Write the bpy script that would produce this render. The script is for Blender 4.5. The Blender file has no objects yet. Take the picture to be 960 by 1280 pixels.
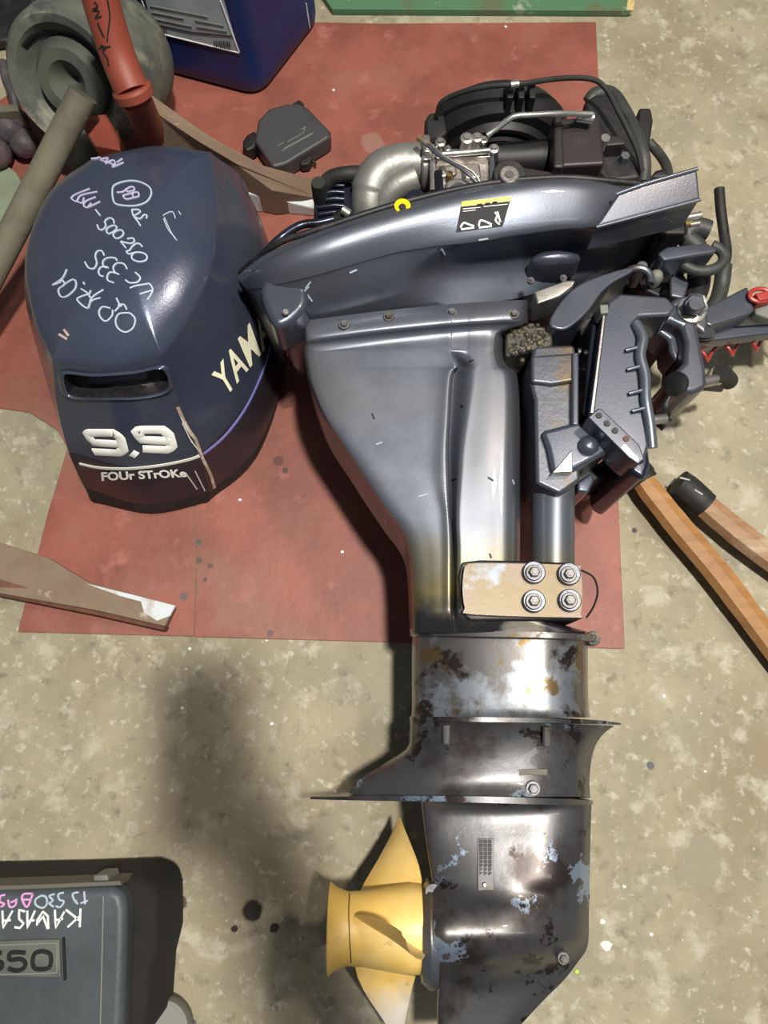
import bpy, bmesh, math, random
from mathutils import Vector, Matrix
from mathutils.bvhtree import BVHTree
random.seed(7)
S = bpy.context.scene
COL = S.collection
# ------------------------------------------------------------------ camera
F = 967.0; TH = math.radians(14); H = 1.0
cam = bpy.data.cameras.new('camera'); camo = bpy.data.objects.new('camera', cam); COL.objects.link(camo)
camo.location = (0, 0, H); camo.rotation_euler = (TH, 0, 0)
cam.sensor_fit = 'VERTICAL'; cam.sensor_height = 24.0; cam.lens = 24.0 * F / 1280.0
cam.clip_start = 0.01
S.camera = camo
# ------------------------------------------------------------------ world + lights
w = bpy.data.worlds.new('world'); S.world = w; w.use_nodes = True
w.node_tree.nodes['Background'].inputs[0].default_value = (0.80, 0.88, 1.0, 1)
w.node_tree.nodes['Background'].inputs[1].default_value = 0.12
def lamp(name, loc, target, size, sizey, power, col):
    l = bpy.data.lights.new(name, 'AREA'); l.shape = 'RECTANGLE'; l.size = size; l.size_y = sizey
    l.energy = power; l.color = col
    o = bpy.data.objects.new(name, l); COL.objects.link(o); o.location = loc
    o.rotation_euler = (Vector(target) - Vector(loc)).to_track_quat('-Z', 'Y').to_euler()
    return o
lamp('ceiling_lamp', (0.43, 0.15, 3.0), (0.30, -0.05, 0), 0.15, 0.15, 108.0, (1.0, 0.95, 0.86))
lamp('strip_lamp', (0.95, -0.35, 2.05), (0.25, -0.1, 0), 0.22, 0.95, 4.5, (1.0, 0.97, 0.92))
lamp('bulb_lamp', (0.88, 0.82, 2.3), (0.1, 0.2, 0), 0.16, 0.16, 15.0, (1.0, 0.84, 0.66))
S.view_settings.view_transform = 'Standard'; S.view_settings.look = 'None'
S.view_settings.exposure = 0.12; S.view_settings.gamma = 1.0; S.view_settings.use_curve_mapping = False

# ------------------------------------------------------------------ helpers
CT, ST = math.cos(TH), math.sin(TH)
def ray(px, py):
    xc = (px - 480.0) / F; yc = -(py - 640.0) / F
    return Vector((xc, yc * CT + ST, yc * ST - CT))
def P(px, py, z=0.0):
    d = ray(px, py); t = (H - z) / (-d.z)
    return Vector((d.x * t, d.y * t, z))
def PX(n, px, py, z):        # length of n pixels at that place
    return (P(px + n, py, z) - P(px, py, z)).length
def cat(pts, n, closed=False):
    m = len(pts); out = []
    pts = [Vector(p) for p in pts]
    rng = m if closed else m - 1
    for i in range(rng):
        if closed: a, b, c, d = pts[i-1], pts[i], pts[(i+1) % m], pts[(i+2) % m]
        else: a, b, c, d = pts[max(i-1, 0)], pts[i], pts[i+1], pts[min(i+2, m-1)]
        for k in range(n):
            t = k / n
            out.append(0.5 * ((2*b) + (c-a)*t + (2*a-5*b+4*c-d)*t*t + (3*b-a-3*c+d)*t**3))
    if not closed: out.append(pts[-1])
    return out
WL = {}
def empty(name, loc, label, catg, group=None):
    o = bpy.data.objects.new(name, None); COL.objects.link(o); o.location = loc
    o.empty_display_size = 0.02
    WL[o.name] = Vector(loc); o['label'] = label; o['category'] = catg
    if group: o['group'] = group
    return o
def tag(o, label, catg, group=None):
    o['label'] = label; o['category'] = catg
    if group: o['group'] = group
    return o
def obj(name, verts, faces, mat, parent=None, smooth=True, angle=35, bevel=0, seg=2, label=None, kind=None, subsurf=0):
    me = bpy.data.meshes.new(name)
    vs = [Vector(v) for v in verts]
    lo = Vector((min(v.x for v in vs), min(v.y for v in vs), min(v.z for v in vs)))
    hi = Vector((max(v.x for v in vs), max(v.y for v in vs), max(v.z for v in vs)))
    c = Vector(((lo.x+hi.x)/2, (lo.y+hi.y)/2, lo.z))
    me.from_pydata([v - c for v in vs], [], faces)
    bm = bmesh.new(); bm.from_mesh(me)
    bmesh.ops.remove_doubles(bm, verts=bm.verts, dist=1e-6)
    bmesh.ops.recalc_face_normals(bm, faces=bm.faces)
    if subsurf:
        pass
    bm.to_mesh(me); bm.free()
    if smooth:
        me.shade_smooth()
        me.set_sharp_from_angle(angle=math.radians(angle))
    o = bpy.data.objects.new(name, me); COL.objects.link(o)
    me.materials.append(mat)
    if parent is not None:
        o.parent = parent; o.location = c - WL[parent.name]
    else: o.location = c
    WL[o.name] = c.copy()
    if bevel:
        b = o.modifiers.new('bevel', 'BEVEL'); b.width = bevel; b.segments = seg; b.limit_method = 'ANGLE'
        b.angle_limit = math.radians(40); b.harden_normals = False
        o.modifiers.new('wn', 'WEIGHTED_NORMAL')
    if label: o['label'] = label
    if kind: o['kind'] = kind
    return o
class MB:
    def __init__(s): s.v = []; s.f = []
    def add(s, v, f):
        n = len(s.v); s.v += [Vector(p) for p in v]; s.f += [tuple(i + n for i in q) for q in f]; return s
    def rings(s, rings, closed=True, caps=True):
        n = len(rings[0]); v = [p for r in rings for p in r]; f = []
        for i in range(len(rings) - 1):
            for j in range(n if closed else n - 1):
                k = (j + 1) % n
                f.append((i*n + j, i*n + k, (i+1)*n + k, (i+1)*n + j))
        if caps:
            f.append(tuple(range(n))[::-1]); f.append(tuple(range((len(rings)-1)*n, len(rings)*n)))
        return s.add(v, f)
    def tube(s, pts, r, seg=12, caps=True, flat=1.0):
        pts = [Vector(p) for p in pts]; m = len(pts)
        rs = r if isinstance(r, (list, tuple)) else [r] * m
        if len(rs) != m: rs = [rs[min(int(i * len(rs) / m), len(rs)-1)] for i in range(m)]
        prev = None; rings = []
        for i in range(m):
            t = (pts[min(i+1, m-1)] - pts[max(i-1, 0)]).normalized()
            if prev is None:
                a = Vector((0, 0, 1)) if abs(t.z) < 0.9 else Vector((1, 0, 0))
                u = (a - t * a.dot(t)).normalized()
            else: u = (prev - t * prev.dot(t)).normalized()
            prev = u; q = t.cross(u)
            rings.append([pts[i] + u*math.cos(2*math.pi*k/seg)*rs[i]*flat + q*math.sin(2*math.pi*k/seg)*rs[i] for k in range(seg)])
        return s.rings(rings, True, caps)
    def lathe(s, p0, p1, prof, seg=32, caps=True):
        p0 = Vector(p0); p1 = Vector(p1); ax = (p1 - p0); L = ax.length; ax.normalize()
        a = Vector((0, 0, 1)) if abs(ax.z) < 0.9 else Vector((1, 0, 0))
        u = (a - ax*a.dot(ax)).normalized(); q = ax.cross(u)
        rings = [[p0 + ax*(t*L) + (u*math.cos(2*math.pi*k/seg) + q*math.sin(2*math.pi*k/seg))*max(r, 1e-4) for k in range(seg)] for t, r in prof]
        return s.rings(rings, True, caps)
    def prism(s, top, z0):
        top = [Vector(p) for p in top]; n = len(top)
        bot = [Vector((p.x, p.y, z0)) for p in top]
        f = [tuple(range(n)), tuple(range(2*n-1, n-1, -1))]
        for i in range(n): k = (i+1) % n; f.append((i, k, n+k, n+i))
        return s.add(top + bot, f)
    def box(s, c, d, rot=None):
        c = Vector(c); R = rot or Matrix.Identity(3); v = []
        for x in (-1, 1):
            for y in (-1, 1):
                for z in (-1, 1): v.append(c + R @ Vector((x*d[0]/2, y*d[1]/2, z*d[2]/2)))
        return s.add(v, [(0,1,3,2),(4,6,7,5),(0,4,5,1),(2,3,7,6),(0,2,6,4),(1,5,7,3)])
    def go(s, name, mat, parent=None, **k): return obj(name, s.v, s.f, mat, parent, **k)
def slab(name, pts, z1, z0, mat, parent, bevel=0.002, curve=0, **k):
    top = [P(p[0], p[1], p[2] if len(p) > 2 else z1) for p in pts]
    if curve: top = cat(top, curve, True)
    return MB().prism(top, z0).go(name, mat, parent, bevel=bevel, **k)
def pipe(name, pts, r, mat, parent, n=8, seg=12, **k):     # pts (px, py, z)
    w = [P(*p) for p in pts]
    if n > 1: w = cat(w, n)
    return MB().tube(w, r, seg).go(name, mat, parent, **k)
def disc(name, px, py, z, r, h, mat, parent, seg=20, axis=(0,0,1), prof=None, **k):
    a = P(px, py, z); ax = Vector(axis).normalized()
    prof = prof or [(0, r), (0.85, r), (1, r*0.9)]
    return MB().lathe(a - ax*h, a, prof, seg).go(name, mat, parent, **k)
def bolt(px, py, z, r, mat, parent, axis=(0,0,1), name='bolt', washer=True, **k):
    m = MB(); a = P(px, py, z); ax = Vector(axis).normalized()
    if washer: m.lathe(a - ax*r*1.2, a - ax*r*0.35, [(0, r), (0.8, r), (1, r*0.9)], 18)
    m.lathe(a - ax*r*0.4, a + ax*r*0.3, [(0, r*0.66), (0.85, r*0.66), (1, r*0.52)], 6)
    m.lathe(a + ax*r*0.2, a + ax*r*0.42, [(0, r*0.35), (1, r*0.3)], 10)
    return m.go(name, mat, parent, **k)
ZC = 0.15
def relief(name, rows, mat, parent, nc=4, nr=4, mirror=True, **k):   # rows of (px, py, h) ; h above mid-plane
    g = [cat([P(x, y, ZC + h) for x, y, h in r], nc) for r in rows]
    cols = [cat([r[j] for r in g], nr) for j in range(len(g[0]))]
    R = [[c[i] for c in cols] for i in range(len(cols[0]))]
    m = MB()
    if mirror:
        R2 = [r + [Vector((p.x, p.y, 2*ZC - p.z)) for p in r[-2:0:-1]] for r in R]
        m.rings(R2, True, True)
    else: m.rings(R, False, False)
    return m.go(name, mat, parent, **k)

# ------------------------------------------------------------------ materials
MATS = {}
def mat(name, base, rough=0.5, metal=0.0, var=None, vscale=8.0, vlo=0.45, vhi=0.65, bump=0.0, bscale=60.0,
        spots=None, grad=None, coat=0.0, rvar=0.0, extra=None, stretch=None):
    m = bpy.data.materials.new(name); m.use_nodes = True; nt = m.node_tree; N = nt.nodes; L = nt.links
    b = N['Principled BSDF']; b.inputs['Roughness'].default_value = rough; b.inputs['Metallic'].default_value = metal
    b.inputs['Coat Weight'].default_value = coat
    geo = N.new('ShaderNodeNewGeometry')
    vec = geo.outputs['Position']
    if stretch:
        mp = N.new('ShaderNodeMapping'); mp.inputs['Rotation'].default_value = (0, 0, stretch[0]); mp.inputs['Scale'].default_value = stretch[1]
        L.new(vec, mp.inputs[0]); nvec = mp.outputs[0]
    else: nvec = vec
    def noise(sc, det=6, vv=None):
        n = N.new('ShaderNodeTexNoise'); n.inputs['Scale'].default_value = sc; n.inputs['Detail'].default_value = det
        n.inputs['Roughness'].default_value = 0.62
        L.new(vv or nvec, n.inputs['Vector']); return n.outputs['Fac']
    def ramp(fac, lo, hi):
        r = N.new('ShaderNodeMapRange'); r.inputs['From Min'].default_value = lo; r.inputs['From Max'].default_value = hi
        L.new(fac, r.inputs['Value']); return r.outputs[0]
    def mix(fac, a, c):
        x = N.new('ShaderNodeMix'); x.data_type = 'RGBA'
        if isinstance(fac, float): x.inputs[0].default_value = fac
        else: L.new(fac, x.inputs[0])
        for i, q in ((6, a), (7, c)):
            if isinstance(q, tuple): x.inputs[i].default_value = (*q[:3], 1)
            else: L.new(q, x.inputs[i])
        return x.outputs[2]
    def math_(op, a, c):
        x = N.new('ShaderNodeMath'); x.operation = op; x.use_clamp = True
        for i, q in ((0, a), (1, c)):
            if isinstance(q, (int, float)): x.inputs[i].default_value = q
            else: L.new(q, x.inputs[i])
        return x.outputs[0]
    colr = tuple(base)
    layers = []
    if var: layers.append((var, vscale, vlo, vhi))
    if extra: layers += extra
    for ly in layers:
        colr = mix(ramp(noise(ly[1]), ly[2], ly[3]), colr, tuple(ly[0]))
    if grad:      # (colour, world point a (full), world point b (none), noise amount)
        for gc, pa, pb, amt in grad:
            d = N.new('ShaderNodeVectorMath'); d.operation = 'DOT_PRODUCT'; L.new(vec, d.inputs[0])
            ax = (pa - pb); ln = ax.length; ax.normalize(); d.inputs[1].default_value = ax
            s_ = N.new('ShaderNodeMath'); s_.operation = 'MULTIPLY_ADD'; L.new(noise(22), s_.inputs[0]); s_.inputs[1].default_value = amt; s_.inputs[2].default_value = -amt/2
            a_ = N.new('ShaderNodeMath'); a_.operation = 'ADD'; L.new(d.outputs['Value'], a_.inputs[0]); L.new(s_.outputs[0], a_.inputs[1])
            colr = mix(ramp(a_.outputs[0], pb.dot(ax), pa.dot(ax)), colr, tuple(gc))
    if spots:     # (centre Vector, radius, colour, wobble)
        for c, r, sc, wob in spots:
            d = N.new('ShaderNodeVectorMath'); d.operation = 'DISTANCE'; L.new(vec, d.inputs[0]); d.inputs[1].default_value = c
            s_ = N.new('ShaderNodeMath'); s_.operation = 'MULTIPLY_ADD'; L.new(noise(min(0.8 / r, 180)), s_.inputs[0]); s_.inputs[1].default_value = wob*r; s_.inputs[2].default_value = -wob*r/2
            a_ = N.new('ShaderNodeMath'); a_.operation = 'ADD'; L.new(d.outputs['Value'], a_.inputs[0]); L.new(s_.outputs[0], a_.inputs[1])
            colr = mix(ramp(a_.outputs[0], r, r*0.75), colr, tuple(sc))
    if isinstance(colr, tuple): b.inputs['Base Color'].default_value = (*colr, 1)
    else: L.new(colr, b.inputs['Base Color'])
    if rvar:
        rr = N.new('ShaderNodeMapRange'); rr.inputs['To Min'].default_value = max(rough - rvar, 0.05); rr.inputs['To Max'].default_value = min(rough + rvar, 1)
        rr.inputs['From Min'].default_value = 0.3; rr.inputs['From Max'].default_value = 0.7
        L.new(noise(14), rr.inputs['Value']); L.new(rr.outputs[0], b.inputs['Roughness'])
    if bump:
        bp = N.new('ShaderNodeBump'); bp.inputs['Strength'].default_value = bump; bp.inputs['Distance'].default_value = 0.002
        L.new(noise(bscale), bp.inputs['Height']); L.new(bp.outputs[0], b.inputs['Normal'])
    MATS[name] = m
    return m
V3 = Vector
concrete = mat('concrete', (0.335, 0.300, 0.205), 0.72, 0, (0.255, 0.235, 0.165), 9, 0.40, 0.62, 0.5, 120,
    extra=[((0.235, 0.20, 0.13), 3.2, 0.50, 0.66), ((0.40, 0.375, 0.29), 24, 0.54, 0.66), ((0.19, 0.17, 0.12), 44, 0.56, 0.70), ((0.43, 0.41, 0.33), 70, 0.57, 0.68), ((0.60, 0.58, 0.51), 55, 0.68, 0.71), ((0.10, 0.09, 0.07), 110, 0.69, 0.74)],
    spots=[(P(315,1137), .0135, (.02,.018,.015), .9), (P(343,1160), .006, (.03,.025,.02), 1.2), (P(293,1161), .0045, (.03,.025,.02), .6),
           (P(813,957), .0055, (.09,.11,.11), .2), (P(225,1128), .010, (.07,.05,.035), 1.5), (P(793,663), .004, (.05,.05,.04), .5), (P(872,1078), .03, (.25,.23,.165), 2.2)])
matred = mat('mat_red', (0.27, 0.082, 0.058), 0.55, 0, (0.19, 0.058, 0.040), 9, 0.40, 0.62, 0.3, 90,
    extra=[((0.25, 0.11, 0.08), 5, 0.5, 0.68), ((0.36, 0.135, 0.11), 24, 0.58, 0.75), ((0.12, 0.06, 0.045), 38, 0.67, 0.76), ((.6,.52,.45), 150, .74, .76)],
    spots=[(P(358,503), .012, (.09,.02,.015), .8), (P(348,577), .009, (.10,.03,.02), .5), (P(357,589), .006, (.08,.03,.02), .5),
           (P(249,678), .006, (.08,.06,.05), .5), (P(250,701), .006, (.08,.05,.05), .5), (P(263,708), .005, (.08,.05,.05), .5), (P(257,725), .005, (.08,.05,.05), .5),
           (P(230,746), .007, (.12,.08,.08), .5), (P(338,792), .006, (.12,.05,.05), .5), (P(465,180), .02, (.26,.13,.10), 1)])
darkred = mat('mat_red_dark', (0.22, 0.055, 0.035), 0.7, 0, (0.12, 0.04, 0.028), 9, 0.42, 0.62, 0.3, 90)
blue = mat('paint_blue', (0.072, 0.084, 0.115), 0.33, 0.5, (0.088, 0.092, 0.112), 6, 0.45, 0.7, 0.06, 400, coat=0.35, rvar=0.06)
panblue = mat('pan_blue', (0.105, 0.122, 0.155), 0.37, 0.6, (0.12, 0.125, 0.15), 6, 0.45, 0.7, 0.06, 400, coat=0.3, rvar=0.05)
cowlblue = mat('cowl_blue', (0.050, 0.064, 0.105), 0.27, 0.4, (0.072, 0.078, 0.105), 5, 0.45, 0.7, 0.05, 300, coat=0.3, rvar=0.08,
    extra=[((0.12, 0.11, 0.11), 11, 0.66, 0.8)])
cowldark = mat('cowl_decal', (0.022, 0.018, 0.026), 0.33, 0.1, (0.035, 0.026, 0.03), 8, 0.45, 0.65, 0.05, 200, coat=0.3)
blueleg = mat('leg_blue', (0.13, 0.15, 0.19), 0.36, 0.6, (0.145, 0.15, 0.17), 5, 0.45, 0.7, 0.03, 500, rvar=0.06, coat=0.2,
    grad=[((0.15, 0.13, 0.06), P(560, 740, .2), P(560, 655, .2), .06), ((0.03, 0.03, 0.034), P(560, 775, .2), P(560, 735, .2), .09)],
    spots=[(P(648, 786, .2), .030, (.30, .28, .24), .9), (P(590, 782, .2), .016, (.22, .19, .13), 1.2)])
sleeve = mat('sleeve_black', (0.15, 0.145, 0.145), 0.36, 0.8, (0.30, 0.33, 0.37), 12, 0.53, 0.60, 0.08, 60, coat=0.35,
    extra=[((0.16, 0.11, 0.05), 17, 0.58, 0.62), ((0.04, 0.028, 0.024), 15, 0.55, 0.60)])
gearblack = mat('gear_black', (0.115, 0.115, 0.12), 0.37, 0.75, (0.050, 0.042, 0.040), 11, 0.50, 0.62, 0.10, 70, coat=0.35,
    extra=[((0.30, 0.38, 0.50), 15, 0.585, 0.60), ((0.03, 0.022, 0.02), 30, 0.58, 0.62)])
plastic = mat('black_plastic', (0.007, 0.007, 0.008), 0.55, 0, (0.015, 0.014, 0.015), 20, 0.5, 0.7, 0.1, 200)
plasticbrown = mat('box_plastic', (0.022, 0.018, 0.019), 0.45, 0, None, bump=0.1, bscale=200)
rubber = mat('rubber', (0.010, 0.011, 0.011), 0.65, 0, (0.03, 0.03, 0.027), 30, 0.5, 0.75, 0.2, 150)
hosegrey = mat('hose_grey', (0.030, 0.034, 0.033), 0.55, 0, (0.06, 0.06, 0.054), 25, 0.5, 0.75, 0.2, 150)
alu = mat('cast_aluminium', (0.55, 0.53, 0.50), 0.34, 0.85, (0.40, 0.36, 0.33), 30, 0.45, 0.65, 0.3, 140)
elbow = mat('elbow_metal', (0.26, 0.265, 0.255), 0.48, 0.6, (0.20, 0.19, 0.165), 14, 0.45, 0.65, 0.2, 160)
steel = mat('bright_steel', (0.50, 0.50, 0.48), 0.33, 0.85, (0.32, 0.29, 0.26), 40, 0.5, 0.7, 0.1, 120)
boltm = mat('bolt_steel', (0.13, 0.13, 0.135), 0.45, 0.5, (0.08, 0.07, 0.05), 60, 0.5, 0.7)
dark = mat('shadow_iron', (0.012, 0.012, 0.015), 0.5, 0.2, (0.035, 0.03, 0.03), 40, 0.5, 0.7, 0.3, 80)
headblue = mat('dark_blue_head', (0.03, 0.035, 0.06), 0.25, 0.6, (0.02, 0.02, 0.03), 30, 0.5, 0.6, 0.2, 80)
yellow = mat('yellow_plastic', (0.85, 0.62, 0.0), 0.4)
propy = mat('prop_yellow', (0.72, 0.47, 0.12), 0.42, 0, (0.80, 0.58, 0.22), 15, 0.45, 0.65, 0.15, 80,
    extra=[((0.36, 0.22, 0.06), 30, 0.62, 0.72), ((0.05, 0.04, 0.03), 75, 0.70, 0.73)],
    grad=[((0.72, 0.70, 0.62), P(485, 1275, .15), P(485, 1235, .15), .05)])
brass = mat('worn_cover', (0.15, 0.10, 0.028), 0.42, 0.1, (0.17, 0.115, 0.09), 16, 0.45, 0.6, 0.1, 90, coat=0.3,
    extra=[((0.20, 0.24, 0.30), 20, 0.58, 0.66)])
grease = mat('greasy_rubber', (0.06, 0.055, 0.042), 0.32, 0.1, (0.16, 0.135, 0.07), 60, 0.55, 0.66, 0.9, 180, extra=[((0.02, 0.02, 0.018), 45, 0.52, 0.6)])
greasemetal = mat('greasy_metal', (0.085, 0.095, 0.12), 0.36, 0.5, (0.12, 0.09, 0.055), 18, 0.52, 0.68, 0.2, 100)
white = mat('white_print', (0.80, 0.82, 0.80), 0.5)
cream = mat('cream_print', (0.85, 0.83, 0.62), 0.45)
marker = mat('white_marker', (0.38, 0.46, 0.56), 0.55)
markerpink = mat('pink_marker', (0.62, 0.30, 0.58), 0.55)
markerlilac = mat('lilac_marker', (0.44, 0.42, 0.60), 0.55)
stripeblue = mat('violet_stripe', (0.16, 0.16, 0.42), 0.4)
silverline = mat('silver_stripe', (0.62, 0.62, 0.58), 0.4)
scrape = mat('scrape', (0.33, 0.25, 0.19), 0.6, 0, (0.5, 0.45, 0.4), 60, 0.5, 0.6)
canblue = mat('canister_blue', (0.005, 0.020, 0.105), 0.42, 0, (0.006, 0.014, 0.065), 10, 0.45, 0.7, 0.1, 60)
labelm = mat('paper_label', (0.42, 0.50, 0.54), 0.55, 0, (0.33, 0.40, 0.44), 25, 0.45, 0.6)
inkm = mat('dark_ink', (0.018, 0.02, 0.024), 0.75)
greenm = mat('green_paint', (0.07, 0.17, 0.085), 0.6, 0, (0.30, 0.33, 0.26), 22, 0.58, 0.66, 0.2, 90, extra=[((0.10, 0.12, 0.06), 14, 0.52, 0.66)])
chipwood = mat('yellow_wood', (0.55, 0.43, 0.18), 0.7, 0, (0.3, 0.22, 0.1), 40, 0.5, 0.6)
wheelgrey = mat('dusty_tyre', (0.11, 0.115, 0.095), 0.8, 0, (0.055, 0.065, 0.058), 14, 0.40, 0.60, 0.3, 70, extra=[((0.26, 0.26, 0.20), 13, 0.52, 0.68)])
hubgrey = mat('dusty_hub', (0.05, 0.06, 0.052), 0.75, 0, (0.075, 0.085, 0.065), 12, 0.45, 0.65, 0.2, 60)
orange = mat('orange_paint', (0.22, 0.045, 0.025), 0.55, 0, (0.16, 0.035, 0.02), 14, 0.45, 0.65, 0.15, 80, extra=[((0.05, 0.02, 0.015), 42, 0.66, 0.69)])
beige = mat('dusty_pipe', (0.14, 0.13, 0.092), 0.75, 0, (0.095, 0.088, 0.06), 16, 0.45, 0.65, 0.3, 80, extra=[((.4,.4,.35), 70, .7, .74)])
anglem = mat('dusty_angle', (0.20, 0.145, 0.10), 0.7, 0, (0.18, 0.12, 0.085), 20, 0.45, 0.62, 0.3, 60, extra=[((0.38, 0.34, 0.28), 40, 0.62, 0.72)])
anglewhite = mat('white_angle_paint', (0.55, 0.60, 0.64), 0.6, 0, (0.42, 0.40, 0.36), 26, 0.52, 0.62, 0.2, 60)
rust = mat('rust_edge', (0.16, 0.065, 0.04), 0.75, 0, (0.09, 0.045, 0.03), 40, 0.45, 0.6)
wood = mat('wood_handle', (0.37, 0.19, 0.068), 0.5, 0, (0.29, 0.14, 0.052), 7, 0.42, 0.62, 0.1, 60, stretch=(math.radians(52), (1, 7, 7)), extra=[((0.44, 0.27, 0.14), 4, 0.56, 0.75)])
wood2 = mat('wood_handle_pale', (0.34, 0.20, 0.11), 0.55, 0, (0.25, 0.14, 0.07), 7, 0.42, 0.62, 0.1, 60, stretch=(math.radians(38), (1, 7, 7)), extra=[((0.46, 0.35, 0.24), 4, 0.55, 0.7)])
smallcov = mat('matte_plastic', (0.045, 0.045, 0.05), 0.5, 0, (0.035, 0.034, 0.037), 20, 0.5, 0.7, 0.1, 200)
coverm = mat('cover_black', (0.055, 0.068, 0.078), 0.5, 0, (0.04, 0.048, 0.055), 9, 0.45, 0.65, 0.2, 120)
coverside = mat('cover_side_shaded', (0.008, 0.008, 0.009), 0.95, 0, (0.016, 0.013, 0.011), 12, 0.5, 0.7, 0.2, 80)  # near-black version of the casing colour, with the side's shade put into it
platem = mat('plate_emboss', (0.11, 0.115, 0.10), 0.5, 0.1, (0.07, 0.08, 0.08), 30, 0.45, 0.65, 0.1, 100)
redm = mat('red_plastic', (0.34, 0.035, 0.03), 0.4)
palem = mat('pale_sheet', (0.20, 0.24, 0.165), 0.7, 0, (0.16, 0.18, 0.13), 8, 0.45, 0.65)
lump = mat('dark_lump', (0.06, 0.055, 0.06), 0.6, 0, (0.14, 0.10, 0.11), 18, 0.5, 0.65, 0.3, 60)
greyring = mat('grey_lid', (0.16, 0.17, 0.15), 0.6, 0, (0.10, 0.11, 0.10), 14, 0.5, 0.65)
greystrip = mat('strip_grey', (0.10, 0.095, 0.075), 0.6)
lime = mat('lime_bit', (0.35, 0.6, 0.05), 0.5)

# ------------------------------------------------------------------ decals on real surfaces
def bvh(o):
    vs = [v.co + WL[o.name] for v in o.data.vertices]
    return BVHTree.FromPolygons(vs, [tuple(p.vertices) for p in o.data.polygons])
def hit(tr, px, py, off=0.0):
    d = ray(px, py).normalized()
    loc, nor, idx, dist = tr.ray_cast(Vector((0, 0, H)), d)
    if loc is None: return None, None
    if nor.dot(d) > 0: nor = -nor
    return loc + nor * off, nor
STUFF = ('writing', 'scuff', 'scratch', 'chip', 'print', 'text', 'code', 'figures', 'lines', 'mark', 'number', 'edge')
def strokes(name, tr, lines, width, mat_, parent, smooth=True, off=0.0004):
    m = MB()
    for ln in lines:
        pts = cat([Vector((p[0], p[1], 0)) for p in ln], 5) if (smooth and len(ln) > 2) else \
              [Vector((ln[i][0], ln[i][1], 0)).lerp(Vector((ln[i+1][0], ln[i+1][1], 0)), t/3) for i in range(len(ln)-1) for t in range(3)] + [Vector((*ln[-1], 0))]
        w = []; nn = []
        for p in pts:
            q, n = hit(tr, p.x, p.y, off)
            if q is not None: w.append(q); nn.append(n)
        if len(w) < 2: continue
        rings = []
        for i in range(len(w)):
            t = (w[min(i+1, len(w)-1)] - w[max(i-1, 0)])
            if t.length < 1e-7: t = Vector((1, 0, 0))
            t.normalize(); s_ = nn[i].cross(t).normalized() * (width/2)
            rings.append([w[i] - s_ - nn[i]*0.0006, w[i] - s_*0.8 + nn[i]*0.0005, w[i] + s_*0.8 + nn[i]*0.0005, w[i] + s_ - nn[i]*0.0006])
        m.rings(rings, True, True)
    o_ = m.go(name, mat_, parent, angle=60)
    if any(k_ in name for k_ in STUFF) and name != 'power_number': o_['kind'] = 'stuff'
    return o_
def lettering(name, tr, text, quad, mat_, parent, bold=0.0, shear=0.0, spacing=1.0, off=0.0008, cuts=2):
    # quad: px corners lower-left, lower-right, upper-right, upper-left of the word
    cu = bpy.data.curves.new('t', 'FONT'); cu.body = text; cu.offset = bold; cu.shear = shear; cu.space_character = spacing
    cu.resolution_u = 4
    to = bpy.data.objects.new('t', cu); COL.objects.link(to)
    dg = bpy.context.evaluated_depsgraph_get(); me = bpy.data.meshes.new_from_object(to.evaluated_get(dg))
    bm = bmesh.new(); bm.from_mesh(me)
    bmesh.ops.triangulate(bm, faces=bm.faces)
    bmesh.ops.subdivide_edges(bm, edges=bm.edges, cuts=cuts, use_grid_fill=True)
    xs = [v.co.x for v in bm.verts]; ys = [v.co.y for v in bm.verts]
    x0, x1, y0, y1 = min(xs), max(xs), min(ys), max(ys)
    a, b, c, d = [Vector((q[0], q[1], 0)) for q in quad]
    vs = []; ok = []
    for v in bm.verts:
        u = (v.co.x - x0)/(x1-x0); t = (v.co.y - y0)/(y1-y0)
        p = a.lerp(b, u).lerp(d.lerp(c, u), t)
        q, n = hit(tr, p.x, p.y, off)
        vs.append(q if q is not None else Vector((0, 0, 0))); ok.append(q is not None)
    bm.verts.index_update()
    fs = [tuple(v.index for v in f.verts) for f in bm.faces if all(ok[v.index] for v in f.verts)]
    bm.free(); bpy.data.objects.remove(to); 
    used = sorted({i for f in fs for i in f}); mp = {i: k for k, i in enumerate(used)}
    return obj(name, [vs[i] for i in used], [tuple(mp[i] for i in f) for f in fs], mat_, parent, smooth=True, angle=80)

# ================================================================== SETTING
fl = MB().box((0, 0.2, -0.02), (7, 7, 0.04)).go('floor', concrete, smooth=False); fl['kind'] = 'structure'
# the two red floor mats
t = P(0, 0)
matm = MB().prism([P(*p, 0.003) for p in [(243, 796), (246, 700), (240, 560), (236, 400), (190, 200), (185, 60), (240, 24), (480, 29), (745, 27), (757, 300), (770, 560), (781, 811), (500, 803)]], 0.0).go('floor_mat', matred, bevel=0.0008, seg=1)
tag(matm, 'large square red rubber mat spread under the outboard motor', 'mat')
m2 = MB().prism([P(*p, 0.0028) for p in [(22, 790), (60, 640), (84, 560), (72, 538), (36, 515), (-40, 505), (-40, 150), (100, 60), (184, 60), (189, 200), (235, 400), (239, 560), (245, 700), (242, 795.5)]], 0.0).go('floor_mat', darkred, bevel=0.0008, seg=1)
m2.data.materials[0] = matred
tag(m2, 'narrower red mat piece under the loose engine cowl, its notched edge over bare concrete', 'mat')
MB().prism([P(*p, 0.012) for p in [(415, 11), (789, 13), (792, -8), (800, -160), (380, -160), (400, -10)]], 0.0).go('painted_board', greenm, bevel=0.001, seg=1)
gb = bpy.data.objects['painted_board']; tag(gb, 'green painted board with chipped white patches beyond the red mat', 'board')
MB().prism([P(*p, 0.0125) for p in [(783, 12), (792, 12), (797, -20), (787, -20)]], 0.002).go('worn_corner', chipwood, gb, bevel=0.001, label='bare yellow wooden corner')

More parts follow.
